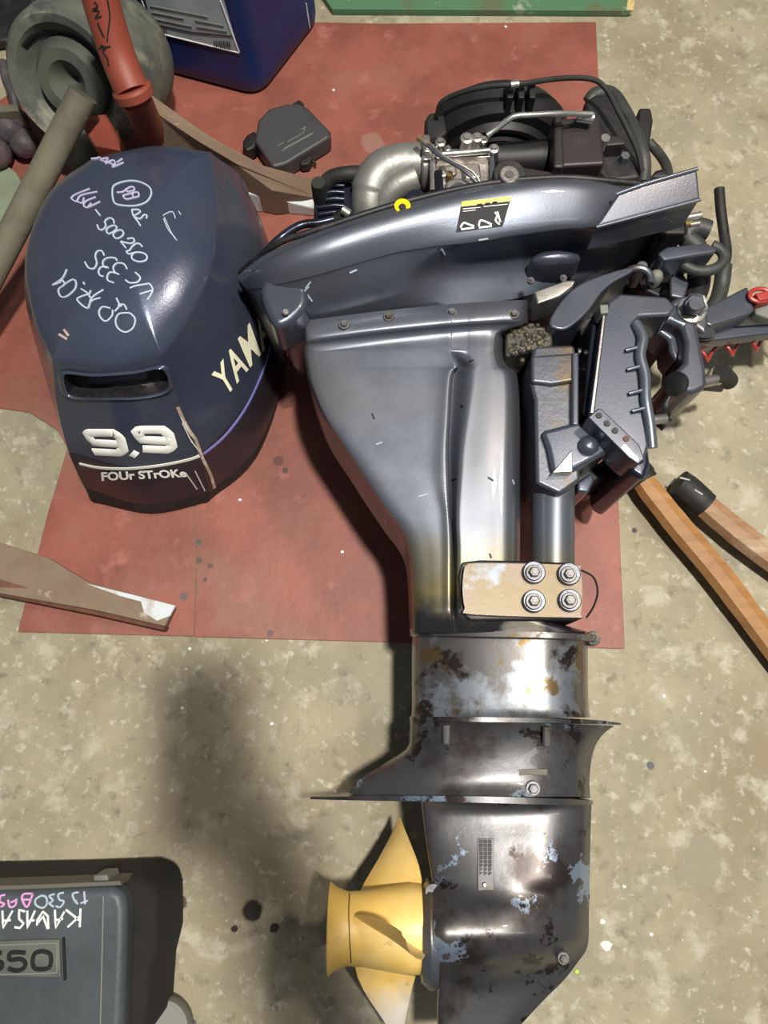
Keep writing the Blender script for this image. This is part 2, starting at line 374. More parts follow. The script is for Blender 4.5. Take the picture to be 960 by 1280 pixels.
# ================================================================== ENGINE COWL
cowl = empty('engine_cowl', P(200, 440, 0.0035), 'loose dark blue engine cowl with 9.9 on its front and white marker writing', 'cowl')
RA = [(118,628),(190,642),(258,628),(318,575),(352,480),(352,390),(318,300),(240,262),(160,275),(95,340),(72,440),(85,545)]
RB = [(108,610),(185,631),(263,614),(322,558),(354,462),(353,375),(318,288),(240,250),(150,262),(88,330),(60,430),(73,525)]
RC = [(87,566),(168,584),(250,570),(310,500),(341,415),(346,335),(314,264),(235,222),(135,235),(66,305),(42,400),(62,490)]
RD = [(72,508),(150,524),(226,503),(283,435),(314,355),(324,285),(304,224),(225,193),(128,205),(55,275),(31,360),(50,440)]
RE = [(66,452),(135,458),(203,445),(246,382),(268,320),(271,250),(262,190),(195,182),(115,198),(62,240),(32,318),(42,398)]
ZS = [0.006, 0.032, 0.10, 0.17, 0.235]
def cring(pts, z, n=6):
    w = [P(x, y, z) for x, y in pts]
    o = []
    for i, p in enumerate(w):      # tighten the four corners
        if i in (0, 2, 6, 8): o += [p.lerp(w[i-1], .10), p, p.lerp(w[(i+1) % 12], .10)]
        else: o.append(p)
    return cat(o, n, True)
r0, r1, r2, r3, r4 = [cring(p, z) for p, z in zip((RA, RB, RC, RD, RE), ZS)]
cen = sum(r4, Vector()) / len(r4)
def smo(r, n):
    for _ in range(n): r = [(r[i-2] + r[i-1] + r[i] + r[(i+1) % len(r)] + r[(i+2) % len(r)])/5 for i in range(len(r))]
    return r
def shr(r, k, z): return [Vector((cen.x + (p.x-cen.x)*k, cen.y + (p.y-cen.y)*k, z)) for p in r]
stack = [r1, r2, r3, [p.lerp(q, .75) for p, q in zip(r3, r4)], r4]
cols = [cat([r[j] for r in stack], 5) for j in range(len(r1))]
side = [[c[i] for c in cols] for i in range(len(cols[0]))]
top = [shr(r4, .97, .2390), shr(smo(r4, 4), .86, .2470), shr(smo(r4, 12), .65, .2570), shr(smo(r4, 16), .4, .2635), shr(r4, .18, .266), shr(r4, .02, .2665)]
shell = MB().rings(side + top, True, True).go('cowl_shell', cowlblue, cowl, angle=32)
ct = bvh(shell)
MB().rings([r0, [p.lerp(q, .5) + Vector(((p-cen).x*.012, (p-cen).y*.012, 0)) for p, q in zip(r0, r1)], r1, [p.lerp(cen, .015) + Vector((0, 0, .004)) for p in r1]], True, False).go('rim_seal', rubber, cowl, label='black rubber rim seal')
# dark decal band on the lower half : geometry hugging the shell
def band(name, i0, i1, j0, j1, m_, off):
    R = []
    n = len(side[0])
    for i in range(i0, i1+1):
        row = []
        for j in range(j0, j1+1):
            p = side[i][j % n]; c = Vector((cen.x, cen.y, p.z)); row.append(p + (p - c).normalized()*off)
        R.append(row)
    return MB().rings(R, False, False).go(name, m_, cowl)
band('graphic_band', 0, 5, 0, 58, cowldark, .0007)
bt = ct
# stripe lines
strokes('silver_stripe', bt, [[(100,579),(125,584),(160,585),(200,581),(235,574),(252,568)]], .0042, silverline, cowl, off=.0014)
strokes('violet_stripe', bt, [[(254,567),(280,545),(305,512),(322,478),(334,445),(341,410)]], .0036, stripeblue, cowl, off=.0014)
N9 = [[(312,238),(160,230),(128,182),(150,176),(275,176),(308,205),(326,268),(300,286),(165,280)]]
N4 = lambda L, dx=0, dy=0: [[(80 + (x+dx)/4.364, 500 + (y+dy)/4.364) for x, y in l] for l in L]
strokes('power_number', bt, N4(N9) + N4(N9, 265, -16) + N4([[(368,285),(398,300)]]), .0122, white, cowl, smooth=False, off=.0016)
lettering('word_lettering', bt, 'FOUr STrOKe', [(128,600),(234,595),(231,585),(127,589)], white, cowl, bold=.035, off=.0017, cuts=1)
lettering('maker_lettering', bt, 'YAMAHA', [(283,494),(372,385),(360,335),(263,468)], cream, cowl, bold=.018, shear=.12, spacing=1.12, off=.0017)
# grip slot : raised frame and dark recess
def surf_loop(pts, off, n=5):
    out = []
    for p in cat([Vector((x, y, 0)) for x, y in pts], n, True):
        q, nn = hit(ct, p.x, p.y, off); out.append((q, nn))
    return out
slot = [(84,466),(120,468),(165,465),(196,459),(206,464),(210,478),(204,488),(170,495),(120,496),(92,494),(84,486)]
o1 = surf_loop(slot, .0012); cs = sum((p for p, n in o1), Vector())/len(o1)
inn = [p.lerp(cs, .06) - n*.003 for p, n in o1]
cut = MB().rings([[p + n*.012 for p, n in o1], [p - n*.020 for p, n in o1]], True, True)
co = obj('cut', cut.v, cut.f, cowlblue)
bo = shell.modifiers.new('slot', 'BOOLEAN'); bo.operation = 'DIFFERENCE'; bo.object = co; bo.solver = 'EXACT'
co_l = co.location.copy()
bpy.context.view_layer.update()
nm = bpy.data.meshes.new_from_object(shell.evaluated_get(bpy.context.evaluated_depsgraph_get()))
shell.modifiers.clear(); shell.data = nm; bpy.data.objects.remove(co)
nm.set_sharp_from_angle(angle=math.radians(32))
MB().rings([[p + n*.0002 for p, n in o1], [cs + (p - cs)*.985 - n*.017 for p, n in o1], [cs - n*.0165 for p, n in o1]], True, False).go('grip_slot', dark, cowl, label='black recessed hand grip slot', angle=60)
rr = [[cs + (p-cs)*k + n*h for p, n in o1] for k, h in ((1.0,.0), (1.01,.0025), (1.05,.003), (1.10,.001), (1.13,-.001))]
MB().rings(rr, True, False).go('grip_rim', cowlblue, cowl, angle=70)
# scrapes on the front corner
strokes('scrape_mark', bt, [[(222,508),(232,530),(243,548),(252,572),(262,592),(268,612)]], .0045, scrape, cowl, off=.0018)
strokes('scratch_marks', bt, [[(228,528),(240,552)],[(236,545),(252,568)],[(244,588),(256,612)],[(232,590),(246,610)],[(226,520),(236,537)],[(128,190),(120,184)]], .0012, silverline, cowl, off=.002)
# handwriting
A = lambda L: [[(60 + x/5.333, 180 + y/5.333) for x, y in l] for l in L]
B = lambda L: [[(50 + x/5.333, 260 + y/5.333) for x, y in l] for l in L]
hw = []
hw += A([[(430,340),(440,280),(520,250),(600,252),(670,285),(690,330),(660,385),(590,412),(500,412),(445,395),(430,340)]])
hw += A([[(318,440),(350,480)],[(560,440),(570,480),(600,520),(618,550)],[(560,440),(600,440),(615,455),(575,480)],[(655,500),(660,480),(640,475),(615,500),(580,490)]])
hw += A([[(330,540),(340,568),(362,574),(382,558),(386,538),(380,522),(392,504),(418,496),(438,510),(442,534)]])
hw += A([[(390,585),(400,560),(440,545),(460,560),(440,585),(405,600),(390,585)],[(435,610),(445,590),(485,575),(505,595),(490,620),(455,632),(435,610)]])
hw += B([[(574,270),(558,248),(540,226),(575,234),(610,238),(630,222),(618,203),(582,208)],[(684,262),(665,242),(640,240),(612,262),(600,282),(575,290)],[(575,290),(592,308),(628,300)],
         [(610,325),(630,300),(680,300),(712,320),(705,350),(660,360),(620,345),(610,325)]])
hw += B([[(300,360),(325,400),(360,405),(380,370),(370,320),(385,290),(415,290),(430,320)],
         [(515,355),(500,335),(450,335),(420,360),(430,395),(460,400)],[(450,395),(410,395),(392,420),(400,450),(425,458)],
         [(582,410),(560,375),(515,370),(490,395),(500,430),(530,445)],[(520,440),(470,430),(450,455),(455,485),(495,500)],
         [(570,480),(600,500),(650,495),(668,465),(635,430)],[(600,535),(640,520),(730,505)],[(730,505),(752,550),(715,615)],[(665,575),(750,550)]])
hw += B([[(180,410),(150,470),(85,515)],[(85,515),(130,500),(150,480)],[(150,480),(165,510),(125,545),(140,590),(180,590),(235,540),(240,490),(215,480),(165,510)],
         [(275,540),(320,570),(335,600)],[(340,550),(330,575)],[(330,575),(280,590),(250,615),(320,670),(345,600),(425,545)],[(320,670),(345,620),(405,600)],[(290,495),(300,512)],
         [(470,670),(420,660),(395,690),(405,730),(440,755),(480,720),(485,680)],[(510,600),(530,640),(545,660)],[(520,650),(560,645),(580,680)],[(545,640),(500,690)],
         [(600,700),(635,740),(620,800),(570,828),(520,800),(505,750),(530,705),(600,700)]])
strokes('marker_writing', ct, hw, .0019, marker, cowl, off=.0006)
hl = A([[(290,100),(340,90),(360,55),(350,100),(400,95),(385,130),(430,110),(450,130),(430,155),(505,125)],[(460,125),(495,100)],[(350,110),(440,140)]])
hl += A([[(155,365),(180,340),(280,300)],[(155,365),(190,385),(220,345),(330,320)],[(190,385),(230,395),(240,360)],[(240,415),(265,425),(350,385)],[(240,415),(250,385),(320,355)],[(265,425),(290,395)]])
hl += A([[(460,325),(500,320),(545,290),(570,290),(575,310),(530,320),(520,300)],[(500,345),(520,370),(570,360),(605,350),(600,325),(565,330),(570,355)],[(500,345),(560,330)]])
strokes('lilac_writing', ct, hl, .0018, markerlilac, cowl, off=.0006)
strokes('silver_scuff', ct, A([[(765,480),(790,465),(830,455),(850,500)],[(770,500),(800,570),(850,630)],[(870,450),(885,475)],[(775,490),(820,590),(858,645)]]), .0011, marker, cowl, off=.0006)
strokes('paint_chip', ct, [[(74,418),(84,424)],[(80,412),(86,420)]], .0028, scrape, cowl, off=.0006)

# ================================================================== OUTBOARD MOTOR
mo = empty('outboard_motor', P(560, 600, 0.004), 'grey blue outboard motor lying on its side on the red mat, cowl removed', 'motor')
ytop = lambda x: 383 + 26*max(0, (657-x)/277)**1.5
def legrow(Y, L, R, b, ho=0.0, groove=1.0, mode='y', ridge=563, sw=None):
    if sw is None: sw = max(8, min(24, 24 - (Y-480)*.09))
    a1, a2 = (3, 14) if L < 470 else (2, 9)
    xs_ = [L, L+.6, L+a1, L+a2, (L+ridge)/2, ridge-20 if L < 470 else ridge-12, ridge, ridge+2.5, ridge+sw*.8, ridge+sw+2, ridge+sw+12, (ridge+sw+12+R)/2, R-10, R-1, R]
    d = .026*groove
    hs = [0, .040, .058, .066, .070, .072, .073, .072-d*.75, .072-d*.15, .0725, .0728, .072, .066, .03, 0]
    out = []
    for x, h in zip(xs_, hs):
        y = (ytop(x) + ho)*(1-b) + Y*b
        out.append((x, y, h + (.0 if h == 0 else legrow.add)))
    return out
legrow.add = 0
rows = []
def addrow(*a, add=0, **k):
    legrow.add = add; rows.append(legrow(*a, **k))
addrow(0, 378, 660, 0, -8, 0, add=.008)
addrow(0, 378, 660, 0, 2, 0, add=.012)
addrow(0, 379, 660, 0, 16, 0, add=.012)
addrow(0, 380, 657, 0, 23, 0, add=.004)
addrow(0, 380, 634, 0, 32, 0, add=.0)
addrow(436, 380, 630, .8, 45, 0.0)
addrow(442, 380, 630, .9, 45, 0.06)
addrow(457, 382, 634, 1, 45, 0.92, ridge=572, sw=18)
addrow(464, 383, 644, 1, 0, 1.0, ridge=566, sw=22)
addrow(480, 386, 648, 1)
addrow(520, 402, 650, 1, ridge=561)
addrow(560, 428, 650, 1, ridge=559)
addrow(600, 454, 650, 1, ridge=560)
addrow(635, 479, 650, 1, ridge=561)
addrow(660, 498, 650, 1, ridge=563)
addrow(685, 509, 650, 1, ridge=564)
addrow(720, 513, 650, 1, ridge=564, groove=.7)
addrow(750, 514, 655, 1, ridge=564, groove=.6)
addrow(768, 515, 668, 1, ridge=564, groove=.2)
addrow(790, 515, 735, 1, ridge=566, groove=0, add=-.008)
leg = relief('leg_casing', rows, blueleg, mo, nc=5, nr=4, angle=50)
lt = bvh(leg)
for bx_, by_ in ((430,404),(486,394),(565,389),(643,391)):
    bolt(bx_, by_, .2365, .0062, boltm, mo, name='flange_bolt')
# sleeve between leg and gearcase
def orow(y, L, R, hm, skew=.0):
    out = []; cr = L + .70*(R-L)
    for k in range(11):
        a = math.pi*(1 - k/10); c_ = math.copysign(abs(math.cos(a))**.8, math.cos(a))
        x = cr + (cr-L if c_ < 0 else R-cr)*c_
        hh = max(math.sin(a), 0)**.75
        if c_ < 0: hh = hh*.72 + .28*(1+c_)
        out.append((x, y + skew*math.cos(a), hm*hh))
    return out
relief('housing_flange', [orow(789,514,740,.066,3), orow(790,512,748,.074,4), orow(797,513,746,.074,4), orow(799,516,736,.066,3)], sleeve, mo, nc=4, nr=1)
relief('exhaust_sleeve', [orow(796,516,736,.064), orow(806,515,735,.063), orow(850,515,735,.062), orow(885,515,736,.062), orow(897,514,738,.066)], sleeve, mo, nc=4, nr=3)
# splash plate + gearcase
relief('splash_plate', [[(514,896,0),(518,896,.03),(570,896,.066),(640,897,.07),(700,898,.058),(745,900,.026),(770,903,.006),(776,904,0)],
                        [(514,901,0),(518,901,.03),(570,902,.066),(640,903,.07),(700,904,.058),(745,905,.026),(770,906,.006),(776,906,0)]], gearblack, mo, nc=4, nr=1)
relief('gearcase_upper', [
  [(514,900,0),(518,901,.030),(560,902,.058),(620,903,.062),(680,904,.052),(730,906,.026),(768,907,0)],
  [(513,916,0),(518,917,.030),(560,918,.052),(620,918,.056),(680,918,.048),(728,919,.026),(752,920,0)],
  [(508,936,0),(516,938,.026),(560,938,.048),(620,938,.052),(680,938,.046),(722,938,.028),(742,938,0)],
  [(478,956,0),(496,958,.018),(550,958,.044),(620,958,.050),(680,958,.046),(720,958,.028),(738,960,0)],
  [(450,974,0),(476,976,.016),(545,978,.042),(620,978,.050),(680,978,.046),(722,978,.028),(737,980,0)],
  [(436,992,0),(462,994,.016),(540,995,.044),(620,996,.056),(680,996,.050),(724,996,.030),(738,998,0)]], gearblack, mo, nc=5, nr=4)
relief('cavitation_plate', [[(388,996,0),(420,996,.012),(470,995,.034),(540,995,.072),(620,996,.082),(690,998,.070),(730,1000,.034),(741,1001,0)],
                            [(388,999,0),(420,1000,.012),(470,1001,.034),(540,1002,.072),(620,1004,.082),(690,1006,.070),(730,1006,.034),(741,1006,0)]], gearblack, mo, nc=5, nr=1)
gc = relief('gearcase', [
  [(528,1000,0),(532,1000,.018),(580,1001,.034),(640,1001,.039),(690,1002,.034),(726,1003,.020),(739,1003,0)],
  [(529,1012,0),(533,1012,.012),(580,1013,.020),(640,1013,.0245),(690,1013,.0265),(726,1013,.017),(739,1013,0)],
  [(534,1055,0),(538,1055,.014),(585,1055,.0235),(640,1055,.0290),(690,1055,.031),(726,1055,.018),(738,1055,0)],
  [(540,1098,0),(544,1098,.015),(588,1098,.0275),(640,1098,.034),(690,1098,.0355),(724,1098,.018),(737,1098,0)],
  [(541,1118,0),(545,1119,.028),(590,1120,.034),(640,1120,.038),(690,1120,.032),(722,1122,.017),(737,1122,0)],
  [(541,1140,0),(543,1142,.042),(590,1142,.046),(640,1142,.046),(690,1142,.036),(722,1144,.018),(736,1145,0)],
  [(541,1168,0),(542,1170,.050),(590,1170,.053),(640,1170,.052),(690,1170,.040),(722,1170,.020),(736,1170,0)],
  [(541,1195,0),(543,1195,.042),(590,1196,.046),(640,1195,.043),(685,1192,.032),(712,1190,.016),(733,1187,0)],
  [(541,1214,0),(545,1216,.022),(585,1216,.026),(630,1214,.024),(670,1210,.018),(700,1206,.009),(722,1203,0)],
  [(546,1232,0),(552,1232,.010),(585,1232,.012),(620,1232,.012),(655,1230,.010),(685,1226,.006),(706,1224,0)],
  [(546,1262,0),(552,1262,.006),(580,1262,.008),(610,1260,.008),(640,1258,.007),(662,1254,.004),(678,1252,0)],
  [(548,1320,0),(553,1320,.004),(570,1320,.005),(590,1318,.005),(606,1316,.005),(618,1312,.003),(626,1308,0)]], gearblack, mo, nc=5, nr=4)
gct = bvh(gc)
MB().lathe(P(545,1168,ZC), P(526,1168,ZC), [(0,.047),(.5,.048),(1,.042)], 36).go('bearing_carrier', greasemetal, mo)
disc('carrier_lug', 541, 1115, .17, .008, .03, gearblack, mo)
for q in ((683,917,.208),(558,915,.206)):
    MB().tube([P(q[0], q[1]-9, q[2]), P(q[0], q[1]+14, q[2]-.004)], .0038, 10).go('stud', boltm, mo)
bolt(667, 986, .205, .0075, boltm, mo, name='plug_screw')
bolt(705, 1199, .180, .006, boltm, mo, name='drain_screw')
m = MB()
# water intake grille
ir = MB()
for r_ in range(9):
    for c_ in range(3):
        px, py = 602 + c_*5.2, 1052 + r_*5.2
        q, n = hit(gct, px, py, .0004)
        ir.box(q, (.0030, .0030, .0012))
q0 = [hit(gct, *p, .0003)[0] for p in ((597,1048),(617,1048),(617,1113),(597,1113))]
ir.prism([p + Vector((0,0,.0004)) for p in q0], q0[0].z - .001)
g_ = MB().prism([p + Vector((0,0,.0008)) for p in q0], min(p.z for p in q0) - .002).go('intake_plate', boltm, mo, bevel=.0006, label='silver water intake plate')
gr = MB()
for r_ in range(9):
    for c_ in range(3):
        px, py = 601.5 + c_*5.4, 1052 + r_*5
        q, n = hit(gct, px, py, .0016); gr.box(q, (.0034, .0032, .0016))
gr.go('intake_grille', dark, g_, kind='stuff')
bolt(606, 1106, hit(gct, 606, 1106)[0].z + .004, .0035, steel, mo, name='intake_screw', washer=False)
q, n = hit(bvh(bpy.data.objects['gearcase_upper']), 666, 965, .0005)
MB().box(q, (.028, .006, .002)).go('stamped_plate', greystrip, mo, bevel=.0005)
# mount cover
cvp = [(584,706),(600,704),(715,706),(725,712),(728,735),(726,768),(718,772),(590,768),(581,760),(578,735),(580,712)]
mc = MB()
rt = cat([P(x, y, .233) for x, y in cvp], 3, True); cc = sum(rt, Vector())/len(rt)
mc.prism(rt, .17)
slab('cover_groove_shade', [(576,702),(600,699),(715,703),(728,770),(720,776),(588,776),(574,766),(572,720)], .224, .17, dark, mo, bevel=.003)  # dark slab drawing the shaded groove around the cover
mcv = mc.go('mount_cover', brass, mo, bevel=.004, seg=3, label='brown gold worn lower mount cover')
for q in ((668,715),(712,717),(668,751),(713,750)):
    disc('bolt_pad', q[0], q[1], .2395, .0115, .010, greasemetal, mcv)
    bolt(q[0], q[1], .2455, .0082, boltm, mcv, name='cover_bolt')
pipe('wire', [(727,713,.21),(742,722,.20),(747,740,.19),(742,758,.18),(733,772,.17)], .0011, rubber, mo)
MB().tube([P(694,765,.2), P(694,790,.19)], .004, 10).go('pinch_bolt', boltm, mo)
disc('anode_tab', 742, 798, .17, .008, .01, grease, mo)
# swivel bracket shaft and block
MB().lathe(P(691,708,.165), P(691,560,.165), [(0,.0235),(.6,.0238),(1,.0255)], 32).go('swivel_tube', blueleg, mo)
slab('swivel_block', [(664,446),(668,432),(718,430),(722,448),(722,535),(726,600),(700,618),(670,604),(668,500),(663,480)], .205, .12, greasemetal, mo, bevel=.0045, seg=3)
slab('swivel_rib', [(715,440),(724,440),(724,532),(715,530)], .214, .14, blue, mo, bevel=.002)
slab('swivel_collar', [(664,444),(722,440),(722,476),(690,481),(664,478)], .211, .13, greasemetal, mo, bevel=.004, seg=3)
slab('swivel_wedge', [(676,538),(722,526),(742,536),(767,560),(752,570),(714,590),(690,592),(684,560)], .214, .12, blue, mo, bevel=.006, seg=3)
slab('wedge_facet', [(690,591),(715,562),(716,590)], .219, .2, steel, mo, bevel=.001, label='bright worn facet')
disc('wedge_boss', 738, 554, .224, .011, .02, blue, mo, prof=[(0,.011),(.7,.011),(.9,.008),(1,.005)])
slab('lower_bracket', [(714,594),(750,578),(764,566),(790,566),(792,580),(760,596),(742,602),(730,618),(716,610)], .15, .03, dark, mo, bevel=.003)
slab('lower_cam', [(722,602),(740,590),(744,600),(736,616),(722,614)], .17, .1, blue, mo, bevel=.003)
# greasy rubber mount
g2 = MB()
for k_ in range(46):
    x, y = random.uniform(636, 690), random.uniform(406, 442)
    if x < 655 and random.random() < .3: y += random.uniform(0, 26)
    r = random.uniform(.0015, .0042); z = .199
    g2.lathe(P(x,y,z-r), P(x,y,z+r*.5), [(0,r*.5),(.25,r*.9),(.5,r),(.75,r*.85),(.93,r*.5),(1,r*.05)], 8)
g2.go('grease_lumps', grease, mo, kind='stuff', label='lumps of grease and grit')
slab('mount_gap_shade', [(652,446),(664,446),(664,520),(652,520)], .12, .06, dark, mo)  # dark block standing in for the shade between leg and swivel
slab('upper_mount', [(632,412),(660,405),(690,408),(692,432),(664,440),(632,446)], .198, .1, grease, mo, bevel=.004, label='greasy rubber upper mount')
# ---------------- lower cowling (pan)
Z = [.262, .280, .287, .296, .293, .279, .275, .250, .215]
prow = [
 [(303,349),(338,322),(401,294),(500,262),(600,238),(690,229),(750,232),(800,240),(822,262)],
 [(297,345),(333,317),(400,289),(500,257),(600,233),(690,224),(750,227),(803,234),(826,256)],
 [(300,351),(337,323),(402,294),(502,262),(601,237),(690,225),(750,229),(803,240),(826,260)],
 [(301,353),(337,326),(402,297),(502,265),(601,240),(690,228),(750,232),(803,243),(826,264)],
 [(305,358),(340,340),(405,315),(505,284),(603,260),(690,248),(750,252),(803,258),(828,270)],
 [(308,362),(336,357),(400,341),(505,312),(600,299),(690,286),(750,284),(805,286),(830,289)],
 [(309,363),(336,360),(400,344),(505,315),(596,304),(690,289),(750,286),(805,288),(830,290)],
 [(314,366),(337,386),(402,372),(500,350),(548,338),(640,325),(720,316),(800,304),(828,296)],
 [(322,372),(344,414),(405,402),(500,386),(570,380),(640,374),(700,356),(770,335),(822,308)]]
def pz(i, j):
    z = Z[i]
    if i >= 6 and j >= 4: z = [.262, .215, .19][i-6] if j > 4 else [.268, .228, .205][i-6]
    if j == 0: z = [.225,.228,.225,.224,.22,.215,.212,.205,.20][i]
    if j == 1: z -= .02
    if j == 6: z -= .008
    if j >= 7 : z -= [.034, .05][j-7]
    return z
G = [[P(x, y, pz(i, j)) for j, (x, y) in enumerate(r)] for i, r in enumerate(prow)]
g = [cat(r, 6) for r in G]
cols_ = [cat([r[j] for r in g], 5) for j in range(len(g[0]))]
R = [[c[i] for c in cols_] for i in range(len(cols_[0]))]
inner = [Vector((p.x, p.y + .002, p.z - .02)) for p in R[0]]
R = [inner] + R
R = R + [[Vector((max(p.x, -.112 + .04*(-.112-p.x)), p.y, max(2*ZC - p.z, .008))) for p in r] for r in R[::-1]]
pan = MB().rings(R, False, False).go('lower_cowling', panblue, mo, angle=50)
pt = bvh(pan)
pipe('rim_gasket', [(301,340,.20),(345,306,.25),(400,286,.268),(500,254,.277),(600,231,.274),(690,222,.274),(750,225,.274),(800,230,.268)], .0035, dark, mo, n=8)
# boss at the left end of the pan
slab('latch_boss', [(325,362),(335,345),(358,338),(380,352),(384,378),(368,398),(347,408),(335,395)], .262, .2, blue, mo, bevel=.012, seg=4, curve=3)
bolt(357, 390, .268, .0055, steel, mo, name='latch_screw', washer=False)
slab('pan_flap', [(297,346),(325,352),(340,400),(346,414),(334,402),(316,372)], .20, .1, dark, mo, bevel=.002)
# sticker
def onsurf(pts, tr, off):
    return [hit(tr, x, y, off)[0] for x, y in pts]
def decal(name, pts, tr, m_, par, off=.0012, n=6, **k):
    (a, b, c, d) = [Vector((x, y, 0)) for x, y in pts]
    rows_ = []
    for i in range(n+1):
        r = []
        for j in range(n+1):
            p = a.lerp(b, j/n).lerp(d.lerp(c, j/n), i/n); q, _ = hit(tr, p.x, p.y, off); r.append(q)
        rows_.append(r)
    return MB().rings(rows_, False, False).go(name, m_, par, **k)
st = decal('warning_label', [(577,253),(639,247),(628,283),(570,290)], pt, inkm, mo, label='black warning label with yellow band')
decal('yellow_band', [(577,253),(640,246),(637,252),(576,259)], pt, yellow, st, off=.0018)
strokes('label_print', pt, [[(596,256.5),(602,255.8)],[(606,255.2),(612,254.6)],[(615,253.8),(621,253)]], .0016, inkm, st, off=.0024, smooth=False)
strokes('label_print', pt, [[(578,262),(600,260)],[(604,259),(634,256)],[(578,265),(594,263)]], .0008, white, st, off=.002)
strokes('label_figures', pt, [[(575,285),(579,279),(586,281),(592,283)],[(576,287),(592,285)],[(598,283),(600,276),(608,278),(614,281)],[(598,285),(614,283)],[(618,266),(621,270),(619,276),(624,281)],[(621,265),(625,278)]], .0022, white, st, off=.002)
# scoop blister
bl = cat([P(x, y, .226) for x, y in [(662,325),(674,318),(700,316),(726,321),(720,329),(690,333),(668,331)]], 3, True); bc = sum(bl, Vector())/len(bl)
MB().rings([[p + Vector((0,0,-.03)) for p in bl], [bc+(p-bc)*.97 for p in bl], [bc+(p-bc)*.85+Vector((0,0,.006)) for p in bl], [bc+(p-bc)*.5+Vector((0,0,.010)) for p in bl], [bc+(p-bc)*.03+Vector((0,0,.011)) for p in bl]], True, True).go('scoop_blister', blue, mo, angle=60)
bolt(664, 349, .232, .004, boltm, mo, name='pan_screw'); bolt(705, 346, .226, .004, boltm, mo, name='pan_screw')
strokes('scuff_marks', pt, [[(437,341),(446,337)],[(382,360),(388,352)],[(384,368),(390,376)],[(552,311),(556,318)],[(372,372),(386,358)],[(598,300),(610,298)]], .0016, marker, mo, off=.0008)
strokes('leg_scuffs', lt, [[(523,621),(535,618)],[(470,556),(478,553)],[(640,600),(642,605)]], .0014, marker, mo, off=.0008)
strokes('leg_chips', lt, [[(465,517),(468,524)],[(610,597),(617,601)],[(612,692),(614,698)],[(577,507),(579,509)],[(587,452),(592,450)],[(566,600),(572,598)]], .002, dark, mo, off=.0008)
# front extension of the pan
slab('cowling_extension', [(744,284,.290),(772,242,.299),(806,230,.302),(872,211,.306),(876,249,.296)], .300, .245, blue, mo, bevel=.003)
pipe('extension_edge', [(770,243,.299),(806,230,.302),(872,211,.306)], .0022, blueleg, mo, n=2)
pipe('extension_edge', [(745,284,.290),(876,249.5,.296)], .0018, blueleg, mo, n=1)
# engine block and internals (inside the pan)
slab('engine_block', [(420,268),(440,225),(520,232),(640,205),(800,200),(810,245),(700,262),(500,285)], .16, .05, dark, mo, bevel=.004)
slab('cylinder_head', [(392,236),(398,222),(432,220),(452,235),(458,270),(400,288),(392,270)], .20, .07, headblue, mo, bevel=.004, label='glossy dark blue cylinder head')
for k in range(5):
    pipe('head_rib', [(398,234+k*8.5,.204),(418,231+k*8.5,.206),(430,232+k*8.5,.204)], .0026, headblue, mo, n=1)
disc('rocker_knob', 398, 228, .23, .009, .03, rubber, mo)
pipe('breather_hose', [(404,234,.20),(415,222,.21),(440,217,.215),(470,218,.2)], .009, rubber, mo)
pipe('fuel_hose', [(330,318,.19),(350,298,.20),(375,282,.20),(400,278,.2),(425,272,.2)], .005, headblue, mo)
pipe('hose_end', [(432,268,.235),(420,275,.23)], .008, dark, mo, n=1)
pipe('plug_tip', [(428,262,.246),(437,268,.244)], .005, steel, mo, n=1)
# intake elbow
el = MB(); el.tube(cat([P(530,205,.215), P(512,204,.217), P(492,207,.218), (P(474,218,.214)), P(464,236,.208), P(462,258,.198), P(464,276,.185)], 8), [.0225]*18+[.0235]*16+[.022]*15, 28)
el.tube(cat([P(520,222,.222), P(497,232,.218), P(482,248,.208), P(472,272,.19)], 6), .0165, 22)
el.go('intake_elbow', elbow, mo, label='grey cast aluminium intake elbow')
MB().lathe(P(536,205,.215), P(526,205,.215), [(0,.030),(.2,.031),(.8,.031),(1,.028)], 28).go('elbow_flange', alu, mo)
MB().lathe(P(545,205,.215), P(537,205,.215), [(0,.028),(1,.028)], 28).go('gasket', dark, mo)
disc('dipstick_ring', 503, 257, .287, .0085, .004, yellow, mo, prof=[(0,.0085),(1,.0085)])
disc('ring_hole', 503, 258, .2885, .004, .004, dark, mo)
disc('oil_cap', 520, 247, .235, .012, .03, headblue, mo)
# carburettor
cb = slab('carburettor', [(541,186),(600,183),(616,190),(618,238),(600,246),(552,242),(540,232)], .238, .12, alu, mo, bevel=.003, label='silver cast carburettor body')
slab('float_bowl', [(556,228),(570,222),(596,224),(602,236),(590,248),(562,246)], .25, .2, alu, cb, bevel=.004, curve=2)
disc('accelerator_cap', 574, 236, .258, .0125, .02, greasemetal, cb, prof=[(0,.0125),(.6,.0125),(.8,.009),(1,.0085)])
slab('throttle_plate', [(545,190),(612,188),(613,196),(545,198)], .250, .23, alu, cb, bevel=.001)
pipe('throttle_rod', [(551,193,.256),(590,190,.256),(612,188,.256)], .0033, steel, cb, n=1)
slab('carburettor_lug', [(528,188),(540,186),(541,200),(528,200)], .245, .2, alu, cb, bevel=.002)
slab('carburettor_web', [(578,204),(600,203),(602,222),(580,224)], .247, .22, alu, cb, bevel=.003)
slab('carburettor_web', [(548,206),(570,204),(572,218),(550,222)], .246, .22, alu, cb, bevel=.003)
for q in ((551,175,.255,.006),(584,170,.258,.0075),(597,169,.258,.0065),(605,172,.25,.005),(535,180,.25,.004),(541,182,.25,.004),(618,183,.255,.006),(560,183,.252,.004)):
    disc('carburettor_screw', q[0], q[1], q[2], q[3], .03, steel, cb, seg=12, prof=[(0,q[3]),(.9,q[3]),(.93,q[3]*.6),(.96,q[3]*.55),(1,q[3]*.5)])
disc('jet_screw', 562, 217, .25, .004, .02, brass, cb)
